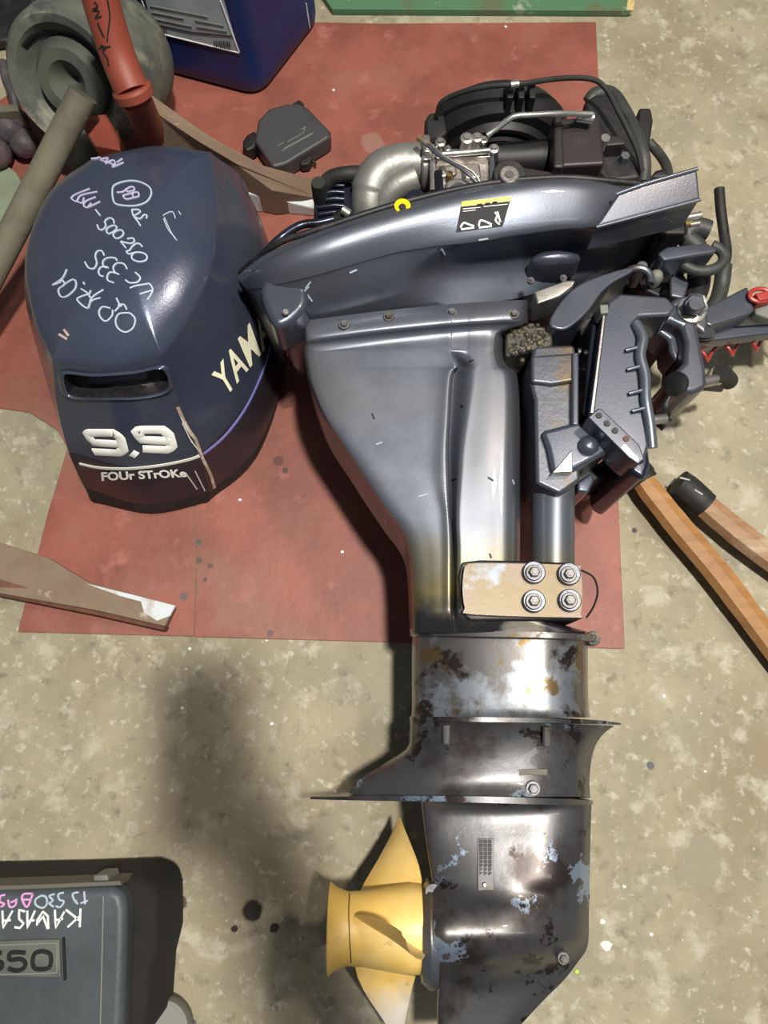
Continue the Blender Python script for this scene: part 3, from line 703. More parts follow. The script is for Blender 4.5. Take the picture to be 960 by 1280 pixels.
pipe('choke_lever', [(534,182,.262),(552,197,.264),(575,210,.266),(596,228,.262),(600,236,.258)], .0018, greasemetal, mo, n=3)
pipe('choke_lever', [(538,180,.262),(556,196,.266),(590,214,.264),(602,232,.258)], .0014, steel, mo, n=3)
pipe('lever_tip', [(523,172,.26),(536,181,.262)], .0035, brass, mo, n=1)
MB().tube([P(541,200,.247), P(541,238,.235)], .0035, 8).go('return_spring', steel, mo)
MB().tube([P(548,214,.247), P(550,240,.24)], .0045, 8).go('pilot_tube', headblue, mo)
slab('intake_flange', [(612,186),(618,186),(619,232),(612,234)], .245, .13, greasemetal, mo, bevel=.001)
# intake silencer
MB().lathe(P(618,199,.215), P(700,196,.215), [(0,.0165),(.02,.018),(.9,.019),(1,.0175)], 28).go('intake_tube', plastic, mo)
slab('silencer_box', [(696,148),(750,143),(757,205),(700,208)], .25, .10, plasticbrown, mo, bevel=.004, seg=3, label='brown black intake silencer box')
slab('silencer_seam', [(693,140),(703,138),(706,209),(692,209)], .257, .10, plasticbrown, mo, bevel=.003)
pipe('vent_pipe', [(609,169,.270),(622,160,.275),(641,146,.285),(660,144,.285),(700,142,.28),(716,142,.275),(740,143,.27)], .0032, steel, mo, n=2, label='bright silver vent pipe')
pipe('pipe_fitting', [(722,145,.264),(742,148,.264)], .006, steel, mo, n=1)
disc('silencer_bolt', 757, 172, .24, .006, .03, steel, mo)
slab('silencer_tab', [(758,168),(780,170),(782,180),(758,182)], .235, .2, plasticbrown, mo, bevel=.002)
# flywheel cover : rings about the vertical engine axis (lying along y)
fc = P(620, 192, .155)
def fring(r, dy, seg=48): return [Vector((fc.x + r*math.cos(2*math.pi*k/seg), fc.y + dy, fc.z + r*math.sin(2*math.pi*k/seg))) for k in range(seg)]
MB().rings([fring(.030,-.012), fring(.055,-.014), fring(.060,-.020), fring(.066,-.020), fring(.070,-.012), fring(.084,-.012), fring(.090,-.006), fring(.091,.022), fring(.084,.034), fring(.04,.042)], True, True).go('flywheel_cover', plastic, mo, angle=30, label='round black flywheel cover')
MB().rings([fring(.005,-.030), fring(.026,-.030), fring(.030,-.026), fring(.030,0)], True, True).go('flywheel_hub', rubber, mo)
MB().rings([fring(.046,-.019), fring(.050,-.022), fring(.053,-.019), fring(.050,-.012)], True, False).go('starter_ring', dark, mo)
for x in (636, 650, 664):
    slab('cable_clip', [(x-3,100),(x+5,100),(x+6,122),(x-2,122)], .262, .2, plastic, mo, bevel=.0012)
slab('cover_lug', [(531,150),(536,140),(556,138),(560,165),(545,178),(533,178)], .215, .10, plastic, mo, bevel=.004)
pipe('starter_cable', [(547,142,.225),(552,128,.24),(575,116,.255),(610,108,.268),(650,105,.272),(700,98,.262),(740,99,.255),(758,112,.25),(772,138,.245),(786,165,.24),(797,190,.23),(803,215,.22)], .0030, rubber, mo, n=6, seg=10, label='thin black starter cable')
pipe('cable_ferrule', [(638,106,.274),(648,105,.274)], .0042, steel, mo, n=1)
# right hand electrical housing
slab('starter_motor', [(730,126),(745,116),(768,118),(788,148),(800,180),(803,222),(760,228),(740,205),(745,150),(734,146)], .215, .06, dark, mo, bevel=.008, seg=3)
slab('starter_shelf', [(700,206),(760,206),(795,214),(797,226),(700,226)], .19, .1, plastic, mo, bevel=.003)
disc('starter_nut', 782, 194, .225, .006, .03, boltm, mo, seg=6)
pipe('housing_edge', [(736,128,.18),(745,118,.185),(764,118,.19),(780,140,.20),(795,172,.21),(804,200,.21),(804,226,.20)], .009, hosegrey, mo, label='grey black moulded housing edge')
slab('shift_lever', [(799,134),(814,134),(817,150),(812,184),(806,187),(796,160)], .20, .14, plastic, mo, bevel=.004, seg=3)
pipe('battery_cable', [(811,178,.11),(822,190,.11),(832,205,.12),(836,222,.13)], .0065, hosegrey, mo)
slab('cable_root', [(812,222),(820,212),(834,208),(838,222)], .15, .08, plastic, mo, bevel=.004)
disc('eyelet', 637, 217, .282, .0105, .008, alu, mo)
disc('eyelet_bush', 637, 217, .276, .0185, .03, rubber, mo)
disc('eyelet_hole', 637, 217, .2835, .0048, .004, boltm, mo)
slab('breather_cover', [(655,208),(690,214),(700,224),(640,228),(620,232),(625,218)], .245, .2, plasticbrown, mo, bevel=.003)
# connector and hoses right of the pan
cn = slab('fuel_connector', [(820,276),(848,272),(858,276),(858,292),(824,292)], .21, .14, plastic, mo, bevel=.003)
MB().tube([P(848,274,.215), P(876,269,.215)], .0045, 12).go('connector_pin', steel, cn)
MB().tube([P(856,280,.212), P(866,279,.212)], .0035, 12).go('connector_ring', brass, cn)
MB().tube([P(862,281,.212), P(874,279,.212)], .003, 12).go('connector_pin', steel, cn)
pipe('cable_stub', [(899,236,.105),(901,262,.10),(905,292,.09),(908,318,.09),(902,345,.09)], .0068, rubber, mo, label='upright dark grey rubber cable end')
pipe('cable_loop', [(886,288,.17),(868,284,.17),(858,296,.165),(872,312,.16),(866,338,.15)], .012, hosegrey, mo)
lp = [P(878 + 27*math.cos(a), 322 + 17*math.sin(a), .185) for a in [math.pi*(-.35 + 1.35*k/24) for k in range(25)]]
MB().tube(lp, .0065, 12).go('hose_loop', hosegrey, mo)
pipe('control_cable', [(905,330,.13),(902,355,.12),(895,378,.12),(880,398,.12)], .010, hosegrey, mo)
pipe('control_cable', [(874,340,.15),(872,360,.14),(864,378,.14)], .014, dark, mo)
slab('steering_arm', [(822,316),(834,308),(884,303),(898,311),(893,316),(878,318),(830,326)], .205, .165, blue, mo, bevel=.003)
slab('linkage_body', [(800,318),(822,312),(836,330),(850,345),(858,372),(835,376),(800,360),(790,335)], .13, .05, dark, mo, bevel=.004)
disc('linkage_knob', 823, 341, .19, .0085, .02, greyring, mo, prof=[(0,.0085),(.6,.0085),(.9,.006),(1,.003)])
disc('linkage_pin', 803, 332, .17, .007, .04, boltm, mo)
slab('linkage_plate', [(838,346),(852,338),(862,352),(856,374),(838,370)], .165, .1, greasemetal, mo, bevel=.003)
slab('brown_tab', [(842,326),(856,322),(860,338),(846,340)], .14, .1, beige, mo, bevel=.002)
pipe('red_wire', [(838,334,.175),(852,330,.17),(866,336,.165),(878,338,.16)], .0014, redm, mo)
# curved tilt lever and silver plate
slab('tilt_lever', [(686,404),(700,378),(722,356),(755,342),(790,333),(790,340),(768,352),(752,366),(738,386),(722,402),(704,412)], .215, .10, blue, mo, bevel=.007, seg=3, curve=3)
slab('silver_plate', [(668,364),(708,350),(720,350),(716,358),(700,370),(672,380)], .222, .18, steel, mo, bevel=.002, label='bright bare metal plate')
ring = [P(797 + 17*math.cos(a), 350 + 15*math.sin(a), .185) for a in [math.pi*(.9 + 1.2*k/16) for k in range(17)]]
MB().tube(ring, .0045, 10).go('spring_clip', greasemetal, mo)
slab('tilt_bridge', [(724,400),(745,392),(748,430),(740,520),(724,530)], .165, .08, dark, mo, bevel=.003)
for k, y in enumerate((440, 462, 470, 485)):
    MB().tube([P(722,y,.178), P(742,y-2,.178)], .004, 10).go('bridge_pin', boltm, mo)
# clamp bracket
cl = slab('clamp_bracket', [(754,392),(760,376),(775,366),(834,370),(846,384),(838,394),(800,396),(792,404),(798,424),(796,446),(800,470),(803,500),(808,530),(812,556),(806,578),(796,568),(738,522)], .235, .18, blue, mo, bevel=.004, seg=3, label='blue grey clamp bracket plate')
slab('bracket_flank', [(742,390),(756,384),(750,440),(740,524),(728,518),(736,440)], .215, .10, headblue, mo, bevel=.003)
slab('bracket_strip', [(754,392),(757,392),(742,516),(738,516)], .2375, .23, steel, cl, bevel=.0006)
pipe('bracket_ridge', [(794,404,.236),(803,422,.238),(800,445,.238),(806,470,.238),(807,500,.238),(812,530,.236),(815,560,.232)], .006, blueleg, cl, n=5)
for x, y in ((788,437),(790,461),(792,491),(796,513)):
    pipe('ratchet_tooth', [(x-6,y+1,.238),(x+10,y-3,.240),(x+14,y-2,.236)], .0022, blueleg, cl, n=1)
    slab('ratchet_web', [(x+2,y+4),(x+16,y+1),(x+17,y+10),(x+4,y+14)], .228, .2, greasemetal, cl, bevel=.002)
slab('label_tab', [(750,381),(760,380),(761,391),(751,392)], .243, .22, greyring, mo, bevel=.001)
rl = slab('slot_rail', [(735,521),(748,510),(752,510),(800,556),(806,574),(798,580),(786,572)], .243, .19, blue, mo, bevel=.003)
for x, y in ((749,519),(759,529),(769,538),(783,548)):
    disc('rail_hole', x, y, .2442, .0034, .003, rust if x > 780 else dark, rl, seg=12)
slab('rail_foot', [(796,552),(810,548),(814,580),(806,600),(788,590),(786,572)], .225, .06, headblue, mo, bevel=.006, seg=3)
# hook
hk = [(826,372),(842,376),(858,392),(872,404),(878,432),(884,464),(885,484),(868,491),(846,490),(838,478),(842,466),(855,452),(857,428),(852,408),(838,402),(812,402),(800,398)]
slab('clamp_hook', hk, .200, .12, blue, mo, bevel=.007, seg=4, label='hook shaped clamp arm')
slab('hook_web', [(800,396),(838,400),(852,410),(856,430),(846,452),(838,440),(836,424),(822,414),(802,416)], .178, .13, greasemetal, mo, bevel=.005, seg=3)
slab('bracket_inner', [(800,412),(822,414),(832,432),(830,440),(812,424),(802,430)], .15, .06, dark, mo, bevel=.003)
def pad(px, py, z, r, ax, name): 
    return MB().lathe(P(px,py,z) - Vector(ax)*.012, P(px,py,z), [(0,r*.7),(.4,r),(.8,r),(1,r*.55),(1.02,r*.1)], 24).go(name, dark, mo)
pad(842, 479, .215, .014, Vector((-.75,0,.66)), 'clamp_pad')
MB().tube([P(878,478,.185), P(908,472,.18)], .0065, 14).go('clamp_screw', steel, mo, label='silver clamp screw')
MB().tube([P(902,466,.19), P(911,476,.165)], .0105, 16).go('screw_handle', rubber, mo)
MB().tube([P(878,484,.12), P(900,486,.08)], .0045, 10).go('screw_handle', dark, mo)
MB().tube([P(806,526,.145), P(832,523,.14)], .006, 14).go('clamp_screw', steel, mo, label='lower silver clamp screw')
MB().tube([P(814,514,.12), P(834,532,.12)], .009, 14).go('screw_handle', rubber, mo)
# pivot nut
MB().lathe(P(868,386,.18), P(868,380,.225), [(0,.015),(.6,.015),(.62,.012),(.9,.012),(1,.010)], 6).go('pivot_nut', greasemetal, mo, label='silver hex pivot nut')
disc('nut_face', 869, 380, .228, .0075, .01, greasemetal, mo)
disc('washer', 866, 386, .205, .0165, .006, alu, mo)
slab('pivot_boss', [(836,378),(850,368),(880,372),(888,400),(884,420),(868,408),(848,392)], .185, .08, greasemetal, mo, bevel=.006, seg=3)
for k in range(3):
    disc('shim_washer', 877, 413 + k*3.5, .175 - k*.006, .015, .0025, greasemetal, mo, axis=(0,.6,.8))
# tiller arm
slab('tiller_arm', [(876,428),(885,396),(1010,352),(1010,415),(960,417)], .12, .098, blue, mo, bevel=.003)
slab('tiller_face', [(882,384),(935,357),(944,388),(934,394),(889,408),(880,404)], .15, .11, blue, mo, bevel=.003)
slab('tiller_step', [(944,378),(1000,372),(1000,396),(962,398),(944,392)], .14, .1, greyring, mo, bevel=.003)
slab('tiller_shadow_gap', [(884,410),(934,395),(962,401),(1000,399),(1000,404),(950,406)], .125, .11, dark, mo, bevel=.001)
rg = [P(950 + 13*math.cos(a), 369 + 8*math.sin(a), .155) for a in [2*math.pi*k/24 for k in range(25)]]
MB().tube(rg, .0028, 8, caps=False).go('stop_switch_ring', redm, mo)
slab('stop_switch', [(944,366),(962,362),(970,372),(950,376)], .16, .13, redm, mo, bevel=.002)
MB().tube([P(880,404,.14), P(896,384,.14)], .006, 10).go('red_bush', redm, mo)
# propeller
pr = MB().lathe(P(527,1160,ZC), P(412,1160,ZC), [(0,.040),(.12,.041),(.35,.038),(.62,.034),(.8,.033),(.93,.037),(1,.042),(1.0,.037),(.94,.030),(.90,.010)], 44).go('propeller', propy, mo, label='yellow painted propeller hub')
def blade(ang, twist=1):
    c = P(486, 1160, ZC)
    rows_ = []
    for i in range(9):
        t = i/8; r = .034 + .088*t; wch = [.066,.066,.062,.055,.046,.037,.027,.017,.006][i]
        row = []
        for j in range(9):
            s_ = (j/8 - .5)
            # pitch: blade runs along the hub axis and around it
            pitch = math.radians(62 - 34*t)
            ax = s_*wch*math.sin(pitch)*1.15 + (.012*t)
            ta = s_*wch*math.cos(pitch)*1.0 - .012*t*t
            a = ang + ta / max(r, .02)
            row.append(Vector((c.x + ax, c.y + r*math.cos(a), c.z + r*math.sin(a))))
        rows_.append(row)
    top_, bot_ = [], []
    for row in rows_:
        top_.append(row)
    # thickness
    m = MB(); full = []
    for i, row in enumerate(rows_):
        th = .0045*(1 - i/9) + .0012
        nxt = rows_[min(i+1, 8)]; prv = rows_[max(i-1, 0)]
        up = []; dn = []
        for j, p in enumerate(row):
            n = (row[min(j+1, 8)] - row[max(j-1, 0)]).cross(nxt[j] - prv[j]).normalized()
            e = math.sin(math.pi*j/8)*.8 + .2
            up.append(p + n*th/2*e); dn.append(p - n*th/2*e)
        full.append(up + dn[::-1])
    return m.rings(full, True, True).go('blade', propy, pr, angle=60)
for k in range(3): blade(math.radians(84 + 120*k))
strokes('hub_seam', bvh(pr), [[(437,1118),(436,1140),(437,1170),(439,1203)]], .0009, dark, pr, off=.0003)

# ================================================================== COILED LANYARD
hx = []
p0 = P(868, 446, .085); p1 = P(1000, 418, .085)
for k in range(24*7):
    t = k/(24*7 - 1); a = 2*math.pi*7*t*.62; c = p0.lerp(p1, t)
    hx.append(c + Vector((0, math.cos(a)*.0085, math.sin(a)*.0085)))
ly = MB().tube(hx, .0021, 8).go('coiled_lanyard', redm); tag(ly, 'red coiled plastic lanyard hanging below the tiller arm at the right edge', 'lanyard')

# ================================================================== SMALL BLACK COVER ON THE MAT
sc = empty('plastic_cover', P(365, 170, .0035), 'small black plastic cover with faint moulded print lying on the red mat', 'cover')
oc = [(322,150),(336,135),(356,129),(372,128),(384,133),(413,163),(413,171),(357,205),(340,209),(332,196),(318,176)]
slab('cover_plate', oc, .036, .0045, smallcov, sc, bevel=.005, seg=3)
t_ = bvh(bpy.data.objects['cover_plate'])
slab('cable_outlet', [(303,176),(308,168),(318,162),(324,172),(318,184),(308,189),(303,184)], .03, .008, plastic, sc, bevel=.004, seg=3)
slab('clip_tab', [(364,130),(374,124),(379,128),(382,136),(370,136)], .032, .01, plastic, sc, bevel=.002)
slab('connector', [(372,198),(386,190),(391,196),(386,205),(376,206)], .022, .006, plastic, sc, bevel=.002)
pipe('wire_end', [(372,200,.018),(380,203,.016),(384,211,.010)], .002, rubber, sc)
pipe('wire_end', [(386,198,.018),(392,202,.014),(395,207,.010)], .002, rubber, sc)
strokes('moulded_print', t_, [[(352,189),(390,168)],[(347,183),(355,178)],[(359,178),(380,166)],[(376,162),(383,160)],[(381,158),(380,166)],[(355,186),(392,166)]], .0012, greyring, sc, off=.0006, smooth=False)

# ================================================================== CANISTER
ca = empty('canister', P(300, 60, .0035), 'blue plastic canister with a pale printed label standing at the rear of the red mat', 'canister')
base = [(176,85),(215,97),(262,108),(312,119),(330,117),(352,106),(375,80),(402,44),(408,20),(330,-60),(230,-80),(190,0)]
bw = [P(x, y, .004) for x, y in base]
# true plan : a rounded rectangle in the world
pa = P(176, 84, .004); pb = P(326, 124, .004); pc = P(404, 22, .004)
ux = (pb - pa); uy = (pc - pb); pdp = pa + uy
def rrect(a, b, c, d, r, n=6):
    out = []
    P4 = [a, b, c, d]
    for i in range(4):
        p = P4[i]; q0_ = P4[i-1]; q1_ = P4[(i+1) % 4]
        u = (q0_ - p).normalized()*r; v = (q1_ - p).normalized()*r
        for k in range(n+1):
            s_ = k/n; out.append((p+u)*(1-s_)**2 + p*2*s_*(1-s_) + (p+v)*s_**2)
    return out
def lev(r, z, sc_=1.0):
    pts = rrect(pa, pb, pc, pdp, r); c = sum(pts, Vector())/len(pts)
    return [Vector((c.x + (p.x-c.x)*sc_, c.y + (p.y-c.y)*sc_, z)) for p in pts]
MB().rings([lev(.03,.004,.93), lev(.03,.010,.985), lev(.03,.022,1), lev(.03,.040,1), lev(.03,.046,.985), lev(.03,.22,.985), lev(.03,.235,1), lev(.03,.26,.98), lev(.03,.28,.85), lev(.03,.29,.4)], True, True).go('canister_body', canblue, ca, angle=40)
cb_ = bpy.data.objects['canister_body']; cbt = bvh(cb_)
cl_ = decal('printed_label', [(192,38),(299,64),(272,-30),(170,-50)], cbt, labelm, ca, off=.0012, n=8, label='pale blue grey printed label')
strokes('label_rule', cbt, [[(190,28),(240,39),(291,44)]], .0012, inkm, cl_, off=.0018, smooth=False)
strokes('label_text', cbt, [[(192,22),(240,32)],[(190,14),(230,22)],[(188,6),(260,20)],[(246,32),(284,38)],[(244,24),(280,31)]], .0008, greyring, cl_, off=.0018, smooth=False)
strokes('label_edge', cbt, [[(193,39),(299,65)],[(299,64),(276,0)],[(192,38),(178,0)]], .0018, white, cl_, off=.0018, smooth=False)
strokes('label_code', cbt, [[(268+i*2.4,50),(269+i*2.4,58)] for i in range(9)] + [[(200+i*2.6,34),(201+i*2.6,40)] for i in range(4)], .0009, inkm, cl_, off=.002, smooth=False)
strokes('level_strip', cbt, [[(382,4),(386,30),(390,54)]], .0022, labelm, ca, off=.001)

# ================================================================== TROLLEY / STAND
tr = empty('motor_stand', P(150, 130, .0035), 'old wheeled stand with dusty grey wheel and orange red upright behind the cowl', 'stand')
wa = P(82, 104, .165); wb = P(150, 72, .085)
wh = MB().lathe(wa, wb, [(.22,.012),(.22,.040),(.16,.050),(.10,.058),(.0,.068),(-.02,.078),(.06,.087),(.25,.092),(.55,.095),(.8,.092),(1.0,.082),(1.04,.06),(1.0,.02)], 48).go('wheel', wheelgrey, tr, label='dusty grey wheel')
MB().lathe(wa, wb, [(.20,.001),(.02,.026),(.02,.040),(.12,.050),(.2,.056)], 36, caps=False).go('wheel_disc', hubgrey, wh)
wbt = bvh(wh)
wdt = bvh(bpy.data.objects['wheel_disc'])
strokes('rim_slot', wbt, [[(30,58),(42,45),(60,40),(80,44),(96,54)]], .010, dark, wh, off=.001)
strokes('rust_patch', wbt, [[(58,72),(66,76),(73,82)]], .008, rust, wh, off=.001)
pipe('axle_pipe', [(104,118,.215),(60,205,.17),(-12,345,.11),(-60,440,.08)], .0175, beige, tr, n=3, seg=20)
pipe('upright', [(108,-70,.38),(128,8,.33),(148,72,.29),(166,116,.27)], .0195, orange, tr, n=3, seg=24, label='orange red painted upright tube')
MB().lathe(P(163,108,.275), P(170,124,.262), [(0,.0195),(.2,.0225),(.8,.0225),(1,.018)], 28).go('weld_collar', orange, tr)
pipe('lower_tube', [(168,120,.262),(182,150,.20),(196,178,.13),(204,198,.07),(208,215,.02)], .018, orange, tr, n=3, seg=20)
slab('brace_plate', [(98,146),(132,142),(150,170),(150,188),(118,182),(104,160)], .17, .14, orange, tr, bevel=.002)
pipe('cross_tube', [(90,205,.10),(125,180,.12),(150,172,.12)], .013, beige, tr, n=2)
mleg = MB()
a0, a1 = P(172,112,.235), P(330,216,.075)
slab('angle_leg', [(170,104,.24),(200,126,.21),(262,170,.15),(330,207,.08),(402,226,.03),(398,248,.03),(340,238,.06),(296,206,.10),(250,178,.14),(196,146,.20),(164,122,.235)], .1, .005, anglem, tr, bevel=.001, label='dusty brown angle iron leg')
bpy.data.objects['angle_leg'].data.transform(Matrix.Identity(4))
slab('angle_flange', [(300,226,.05),(345,236,.04),(400,248,.03),(398,262,.02),(350,252,.03),(308,242,.045)], .03, .004, anglewhite, tr, bevel=.001, label='white painted angle flange')
upt = bvh(bpy.data.objects['upright'])
strokes('paint_scrawl', upt, [[(118,2),(122,8),(116,12),(124,14),(119,22),(127,20)],[(134,0),(137,20),(135,40),(134,52)],[(122,28),(126,38),(130,46)],[(126,56),(132,60),(129,64),(134,72),(136,82)],[(124,60),(138,58)]], .0016, dark, tr, off=.0006)
bpy.data.objects['paint_scrawl']['kind'] = 'stuff'
# dark junk at the left edge
j1 = MB()
for x, y, z, r in ((12,160,.04,.026),(30,178,.03,.022),(-6,190,.03,.024),(22,150,.05,.016)):
    j1.lathe(P(x,y,z-r), P(x,y,z+r*.8), [(0,r*.5),(.25,r*.9),(.5,r),(.75,r*.85),(.93,r*.5),(1,r*.05)], 14)
tag(j1.go('crumpled_rag', lump), 'dark crumpled rag at the left edge below the wheel', 'rag')
tag(MB().prism([P(*p, .012) for p in [(-40,190),(8,205),(20,215),(34,240),(36,262),(26,290),(-40,320)]], .0035).go('plastic_sheet', palem, bevel=.003, seg=2), 'pale green plastic sheet at the left edge beside the dusty pipe', 'sheet')
slabj = MB().prism([P(*p) for p in [(-40,128,.08),(22,130,.08),(24,138,.08),(-40,142,.08)]], .0).go('metal_bracket', beige, bevel=.002)
tag(slabj, 'small dusty metal bar at the far left edge beside the wheel', 'bracket')
rp = MB().tube(cat([P(4,78,.05), P(8,100,.05), P(16,118,.05), P(20,136,.04)], 5), .007, 12).go('bent_tube', lump)
tag(rp, 'pinkish bent tube at the left edge next to the wheel rim', 'tube')
# flat dark slab added to stand in for the darkness beyond the stand
MB().prism([P(*p, .02) for p in [(-60,-60),(60,-60),(40,10),(10,50),(-60,60)]], .0035).go('dark_filler', dark, bevel=.006)
tag(bpy.data.objects['dark_filler'], 'black bag added to darken the corner behind the wheel', 'filler')

# ================================================================== LOOSE ANGLE IRON (left)
ai = empty('angle_iron', P(110, 730, .003), 'dusty brown angle iron bar with a chipped white end lying across the mat corner', 'bar')
slab('web', [(-60,668,.03),(0,678,.03),(60,697,.03),(112,728,.03),(218,757,.03),(206,783,.03),(120,763,.03),(0,742,.03),(-60,730,.03)], .03, .020, anglem, ai, bevel=.0015)
slab('lower_flange', [(-60,728,.026),(0,740,.026),(120,761,.026),(206,782,.026),(204,788,.022),(120,769,.022),(0,745,.022),(-60,732,.022)], .03, .0032, rust, ai, bevel=.001)
wt = bvh(bpy.data.objects['web'])
slab('bare_end', [(106,729,.0306),(165,743,.0306),(219,757,.0306),(212,770,.0306),(196,776,.0306),(180,766,.0306),(176,752,.0306),(150,745,.0306)], .0306, .025, anglewhite, ai, bevel=.0004, label='white chipped paint on the end')
slab('fold_groove', [(-60,715,.0306),(0,724,.0306),(36,735,.0306),(0,734,.0306),(-60,724,.0306)], .0306, .026, rust, ai, bevel=.0004)

# ================================================================== TOOL HANDLES
def handle(name, pts, rad, woodm, grip, gr_, label, grpts, endpts):
    h = empty(name, P(pts[0][0], pts[0][1], .003), label, 'handle')
    w_ = cat([P(*p) for p in pts], 5)
    rs = [rad[min(int(i*len(rad)/len(w_)), len(rad)-1)] for i in range(len(w_))]
    MB().tube(w_, rs, 8).go('wooden_shaft', woodm, h, angle=30)
    g_ = MB().tube(cat([P(*p) for p in grpts], 5), gr_, 20).go('rubber_collar', grip, h)
    return h
handle('wooden_tool', [(795,588,.03),(812,612,.03),(850,660,.028),(900,720,.026),(960,800,.024),(1030,892,.022)], [.0155,.0165,.0172,.0172,.0165,.0165], wood, rubber,
       [.019,.0195,.0195,.018], 'orange brown wooden tool handle running from the clamp bracket to the right edge', [(778,566,.032),(788,580,.032),(800,594,.031),(806,602,.031)], None)
handle('wooden_tool', [(872,624,.03),(900,648,.029),(940,680,.028),(1020,738,.026)], [.0165,.0172,.0178,.0178], wood2, rubber,
       [.0180,.0185,.0185,.0180], 'paler wooden tool handle with black taped end, right of the clamp', [(848,603,.034),(860,612,.032),(874,625,.031),(882,632,.03)], None)
h2 = [o for o in bpy.data.objects if o.name.startswith('wooden_tool')][1]
MB().tube([P(850,597,.052), P(862,600,.052)], .0018, 8).go('staple', steel, h2)
MB().tube([P(868,612,.050), P(878,618,.049)], .0018, 8).go('staple', steel, h2)

# ================================================================== BLACK CASING BOTTOM LEFT
cs_ = empty('engine_casing', P(60, 1200, .002), 'black plastic engine casing with embossed number and marker writing in the lower left corner', 'casing')
ctop = [(-150,1118),(60,1111),(140,1109),(153,1116),(157,1135),(157,1180),(152,1300),(-150,1300)]
topw = [P(x, y, .155) for x, y in ctop]; ck = sum(topw, Vector())/len(topw)
# top panel
tp = MB().prism(topw, .12).go('top_panel', coverm, cs_, bevel=.009, seg=4)
sw = [P(x, y, .125) for x, y in [(-150,1104),(60,1100),(165,1096),(190,1104),(196,1130),(196,1190),(186,1230),(180,1310),(-150,1310)]]
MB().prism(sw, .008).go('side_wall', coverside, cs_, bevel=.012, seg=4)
slab('top_lip', [(-150,1112),(60,1105),(150,1101),(152,1107),(60,1111),(-150,1119)], .15, .11, greystrip, cs_, bevel=.001)
tpt = bvh(tp)
slab('lip_clip', [(116,1094),(134,1093),(136,1102),(116,1103)], .145, .11, greyring, cs_, bevel=.002)
pl = slab('number_plate', [(-70,1178),(74,1174),(76,1223),(-70,1220)], .1575, .15, platem, cs_, bevel=.0015, label='raised plate with the number 650')
slab('plate_frame', [(77,1172),(80,1172),(82,1226),(79,1226)], .158, .15, coverside, cs_, bevel=.0008)
C = lambda L: [[(x/4.364, 1090 + y/4.364) for x, y in l] for l in L]
plt = bvh(pl)
strokes('embossed_number', plt, C([[(140,440),(60,440),(55,478),(110,474),(138,495),(128,525),(90,538),(45,525)],[(228,430),(190,445),(178,485),(190,525),(235,530),(272,515),(275,450),(228,430)],[(10,440),(-20,445),(-40,490),(-25,530),(5,525),(10,495),(-30,488)]]), .0042, coverside, pl, off=.0006)
strokes('plate_lines', plt, C([[(-60,400),(310,385)],[(-60,560),(310,548)],[(312,385),(312,550)]]), .0016, greyring, pl, off=.0004, smooth=False)
strokes('marker_writing', tpt, C([
   [(440,198),(436,300)],[(435,240),(370,300)],[(360,205),(432,262)],
   [(352,215),(305,305),(300,205)],[(345,255),(302,262)],
   [(265,310),(262,240),(235,215),(205,260),(203,290)],[(262,310),(235,240),(210,275)],
   [(192,210),(150,305),(150,210)],[(190,262),(152,268)],
   [(138,215),(105,205),(105,255),(130,280),(110,305),(80,300)],
   [(70,210),(18,305),(14,210)],[(60,262),(20,265)],[(-10,215),(-14,300)],[(-14,250),(-60,300)],[(-14,250),(-50,210)]]), .0022, white, cs_, off=.0003, smooth=False)
strokes('marker_writing', tpt, C([[(460,105),(465,175)],[(440,170),(480,155)],[(430,110),(398,118),(405,150),(420,170)],[(410,150),(425,175)],
   [(350,112),(320,120),(325,150),(350,160),(330,190),(305,185)],[(300,120),(270,130),(290,155),(270,170),(295,190)],
   [(225,128),(195,150),(198,180),(235,195),(258,170),(250,135),(225,128)]]), .0020, marker, cs_, off=.0003)
strokes('pink_writing', tpt, C([[(180,118),(150,190),(122,150),(130,120),(180,118)],[(175,150),(125,150)],[(90,145),(85,180),(55,190),(45,150)],[(95,150),(60,165)],[(30,125),(5,130),(0,160),(25,175),(5,190)]]), .0022, markerpink, cs_, off=.0003)
slab('panel_crease', [(128,1120),(130,1120),(126,1290),(124,1290)], .1563, .15, greyring, cs_, bevel=.0005)
disc('side_bolt', 184, 1195, .10, .006, .02, greasemetal, cs_, axis=(.9,0,.3))
lid = empty('round_lid', P(212, 1262, .0), 'grey round lid half hidden beside the black casing', 'lid')
MB().lathe(P(200,1290,.002), P(200,1290,.05), [(0,.036),(.6,.036),(.85,.034),(1,.029),(1,.005)], 36).go('lid_body', greyring, lid)
MB().lathe(P(200,1290,.0), P(200,1290,.012), [(0,.041),(1,.040)], 36).go('lid_rim', dark, lid)

# ================================================================== FLECKS
fk = [(237,819),(315,905),(392,944),(183,907),(755,1153),(780,1108),(813,1166),(560,12),(428,190),(428,690),(900,245)]
def fleck(px, py, r, z, m_=white):
    m = MB(); c = P(px, py, z); n = 7; ph = random.random()*6
    rg_ = [Vector((c.x + r*math.cos(ph+2*math.pi*k/n)*(.7+.5*random.random()), c.y + r*math.sin(ph+2*math.pi*k/n)*(.6+.5*random.random()), z + .0012)) for k in range(n)]
    return m.prism(rg_, z).go('paint_fleck', m_, smooth=False)
for px, py in [(237,811),(340,905),(228,885),(780,1108),(700+291/2.56,780+993/2.56),(830,870)]:
    if (px, py) in [(237,811)]: pass
    f_ = fleck(px, py, .0022, .0); tag(f_, 'tiny off-white fleck lying on the bare concrete', 'fleck', 'tiny off-white flecks on the concrete')
for px, py in [(417,113),(428,690),(632,34),(300,625)]:
    f_ = fleck(px, py, .0022, .003); tag(f_, 'tiny off-white fleck lying on the red mat', 'fleck', 'tiny off-white flecks on the red mat')
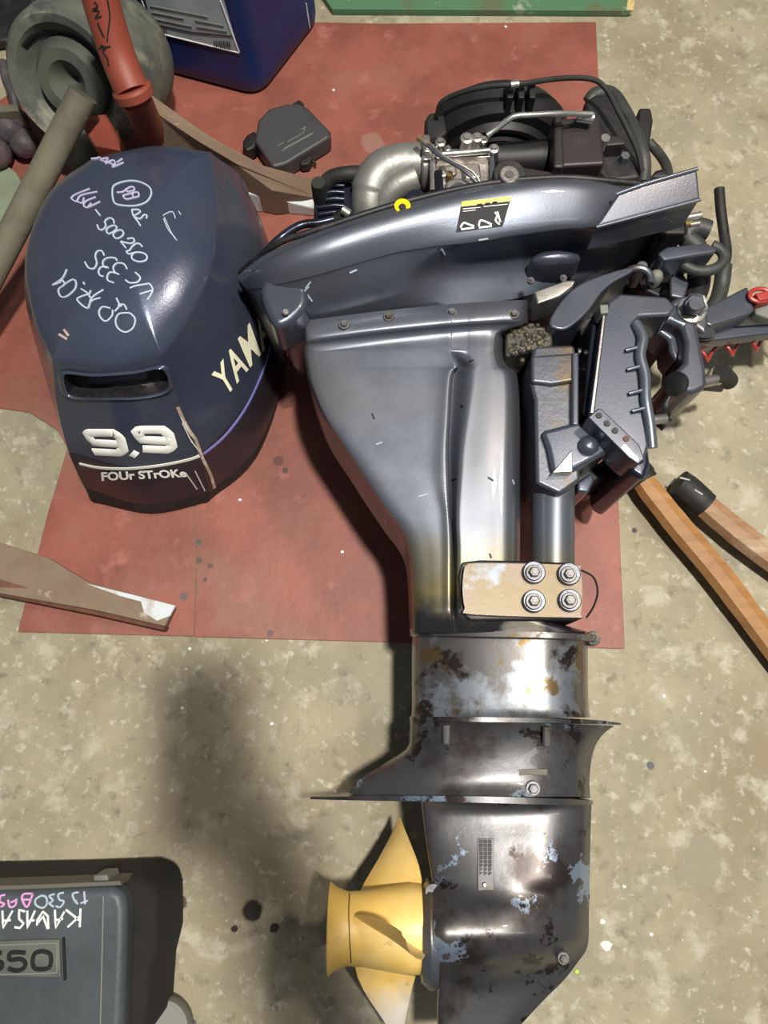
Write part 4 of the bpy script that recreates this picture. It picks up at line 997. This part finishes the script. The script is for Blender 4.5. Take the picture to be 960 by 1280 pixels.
f_ = fleck(757, 1181, .0072, .0, cream); tag(f_, 'larger oval cream chip on the concrete right of the gearcase', 'chip')
f_ = fleck(753, 1152, .0036, .0, cream); tag(f_, 'small cream chip just above the larger oval chip', 'chip')
f_ = fleck(721, 1214, .0026, .0, lime); tag(f_, 'tiny lime green scrap beside the gearcase nose', 'scrap')

# ================================================================== PERSON HOLDING THE PHONE (stands behind the camera, outside the frame)
def person():
    V = [(0,-.64,.90),(0,-.62,1.12),(0,-.56,1.34),(0,-.50,1.48),(0,-.45,1.56),(0,-.40,1.66),
         (.17,-.55,1.38),(.20,-.40,1.12),(.07,-.09,1.058),(.03,-.02,1.052),(-.17,-.55,1.38),(-.26,-.62,1.12),(-.27,-.56,.88),(-.27,-.54,.80),
         (.10,-.65,.84),(.11,-.60,.46),(.11,-.66,.09),(.12,-.54,.035),(-.10,-.65,.84),(-.11,-.60,.46),(-.11,-.66,.09),(-.12,-.54,.035)]
    Rr = [.14,.13,.14,.06,.085,.08,.07,.06,.042,.034,.065,.045,.028,.03,.09,.06,.042,.035,.09,.06,.042,.035]
    E = [(0,1),(1,2),(2,3),(3,4),(4,5),(2,6),(6,7),(7,8),(8,9),(2,10),(10,11),(11,12),(12,13),(0,14),(14,15),(15,16),(16,17),(0,18),(18,19),(19,20),(20,21)]
    for s_ in (1, -1):
        base_ = 9 if s_ > 0 else 13
        for k in range(4):
            n = len(V)
            if s_ > 0: V += [(.040, .004+.017*k, 1.056), (.012, .010+.018*k, 1.054)]
            else: V += [(-.265, -.53+.017*k, .76), (-.262, -.525+.016*k, .72)]
            Rr += [.009, .008]; E += [(base_, n), (n, n+1)]
        n = len(V); V.append((.0, -.035, 1.058) if s_ > 0 else (-.25, -.50, .79)); Rr.append(.010); E.append((base_, n))
    me = bpy.data.meshes.new('person'); me.from_pydata(V, E, []); o = bpy.data.objects.new('person', me); COL.objects.link(o)
    sk = o.modifiers.new('skin', 'SKIN')
    for i, r in enumerate(Rr):
        me.skin_vertices[0].data[i].radius = (r, r); 
    me.skin_vertices[0].data[0].use_root = True
    o.modifiers.new('sub', 'SUBSURF').levels = 1
    o.modifiers['sub'].render_levels = 1
    me.materials.append(mat('dark_clothes', (.03, .03, .035), .9))
    tag(o, 'person in dark clothes leaning over the motor with a phone in one hand', 'person')
person()
ph = MB().box((0, .01, 1.036), (.078, .155, .009)).go('phone', plastic, bevel=.004, seg=3)
tag(ph, 'black phone held flat in one hand above the motor', 'phone')
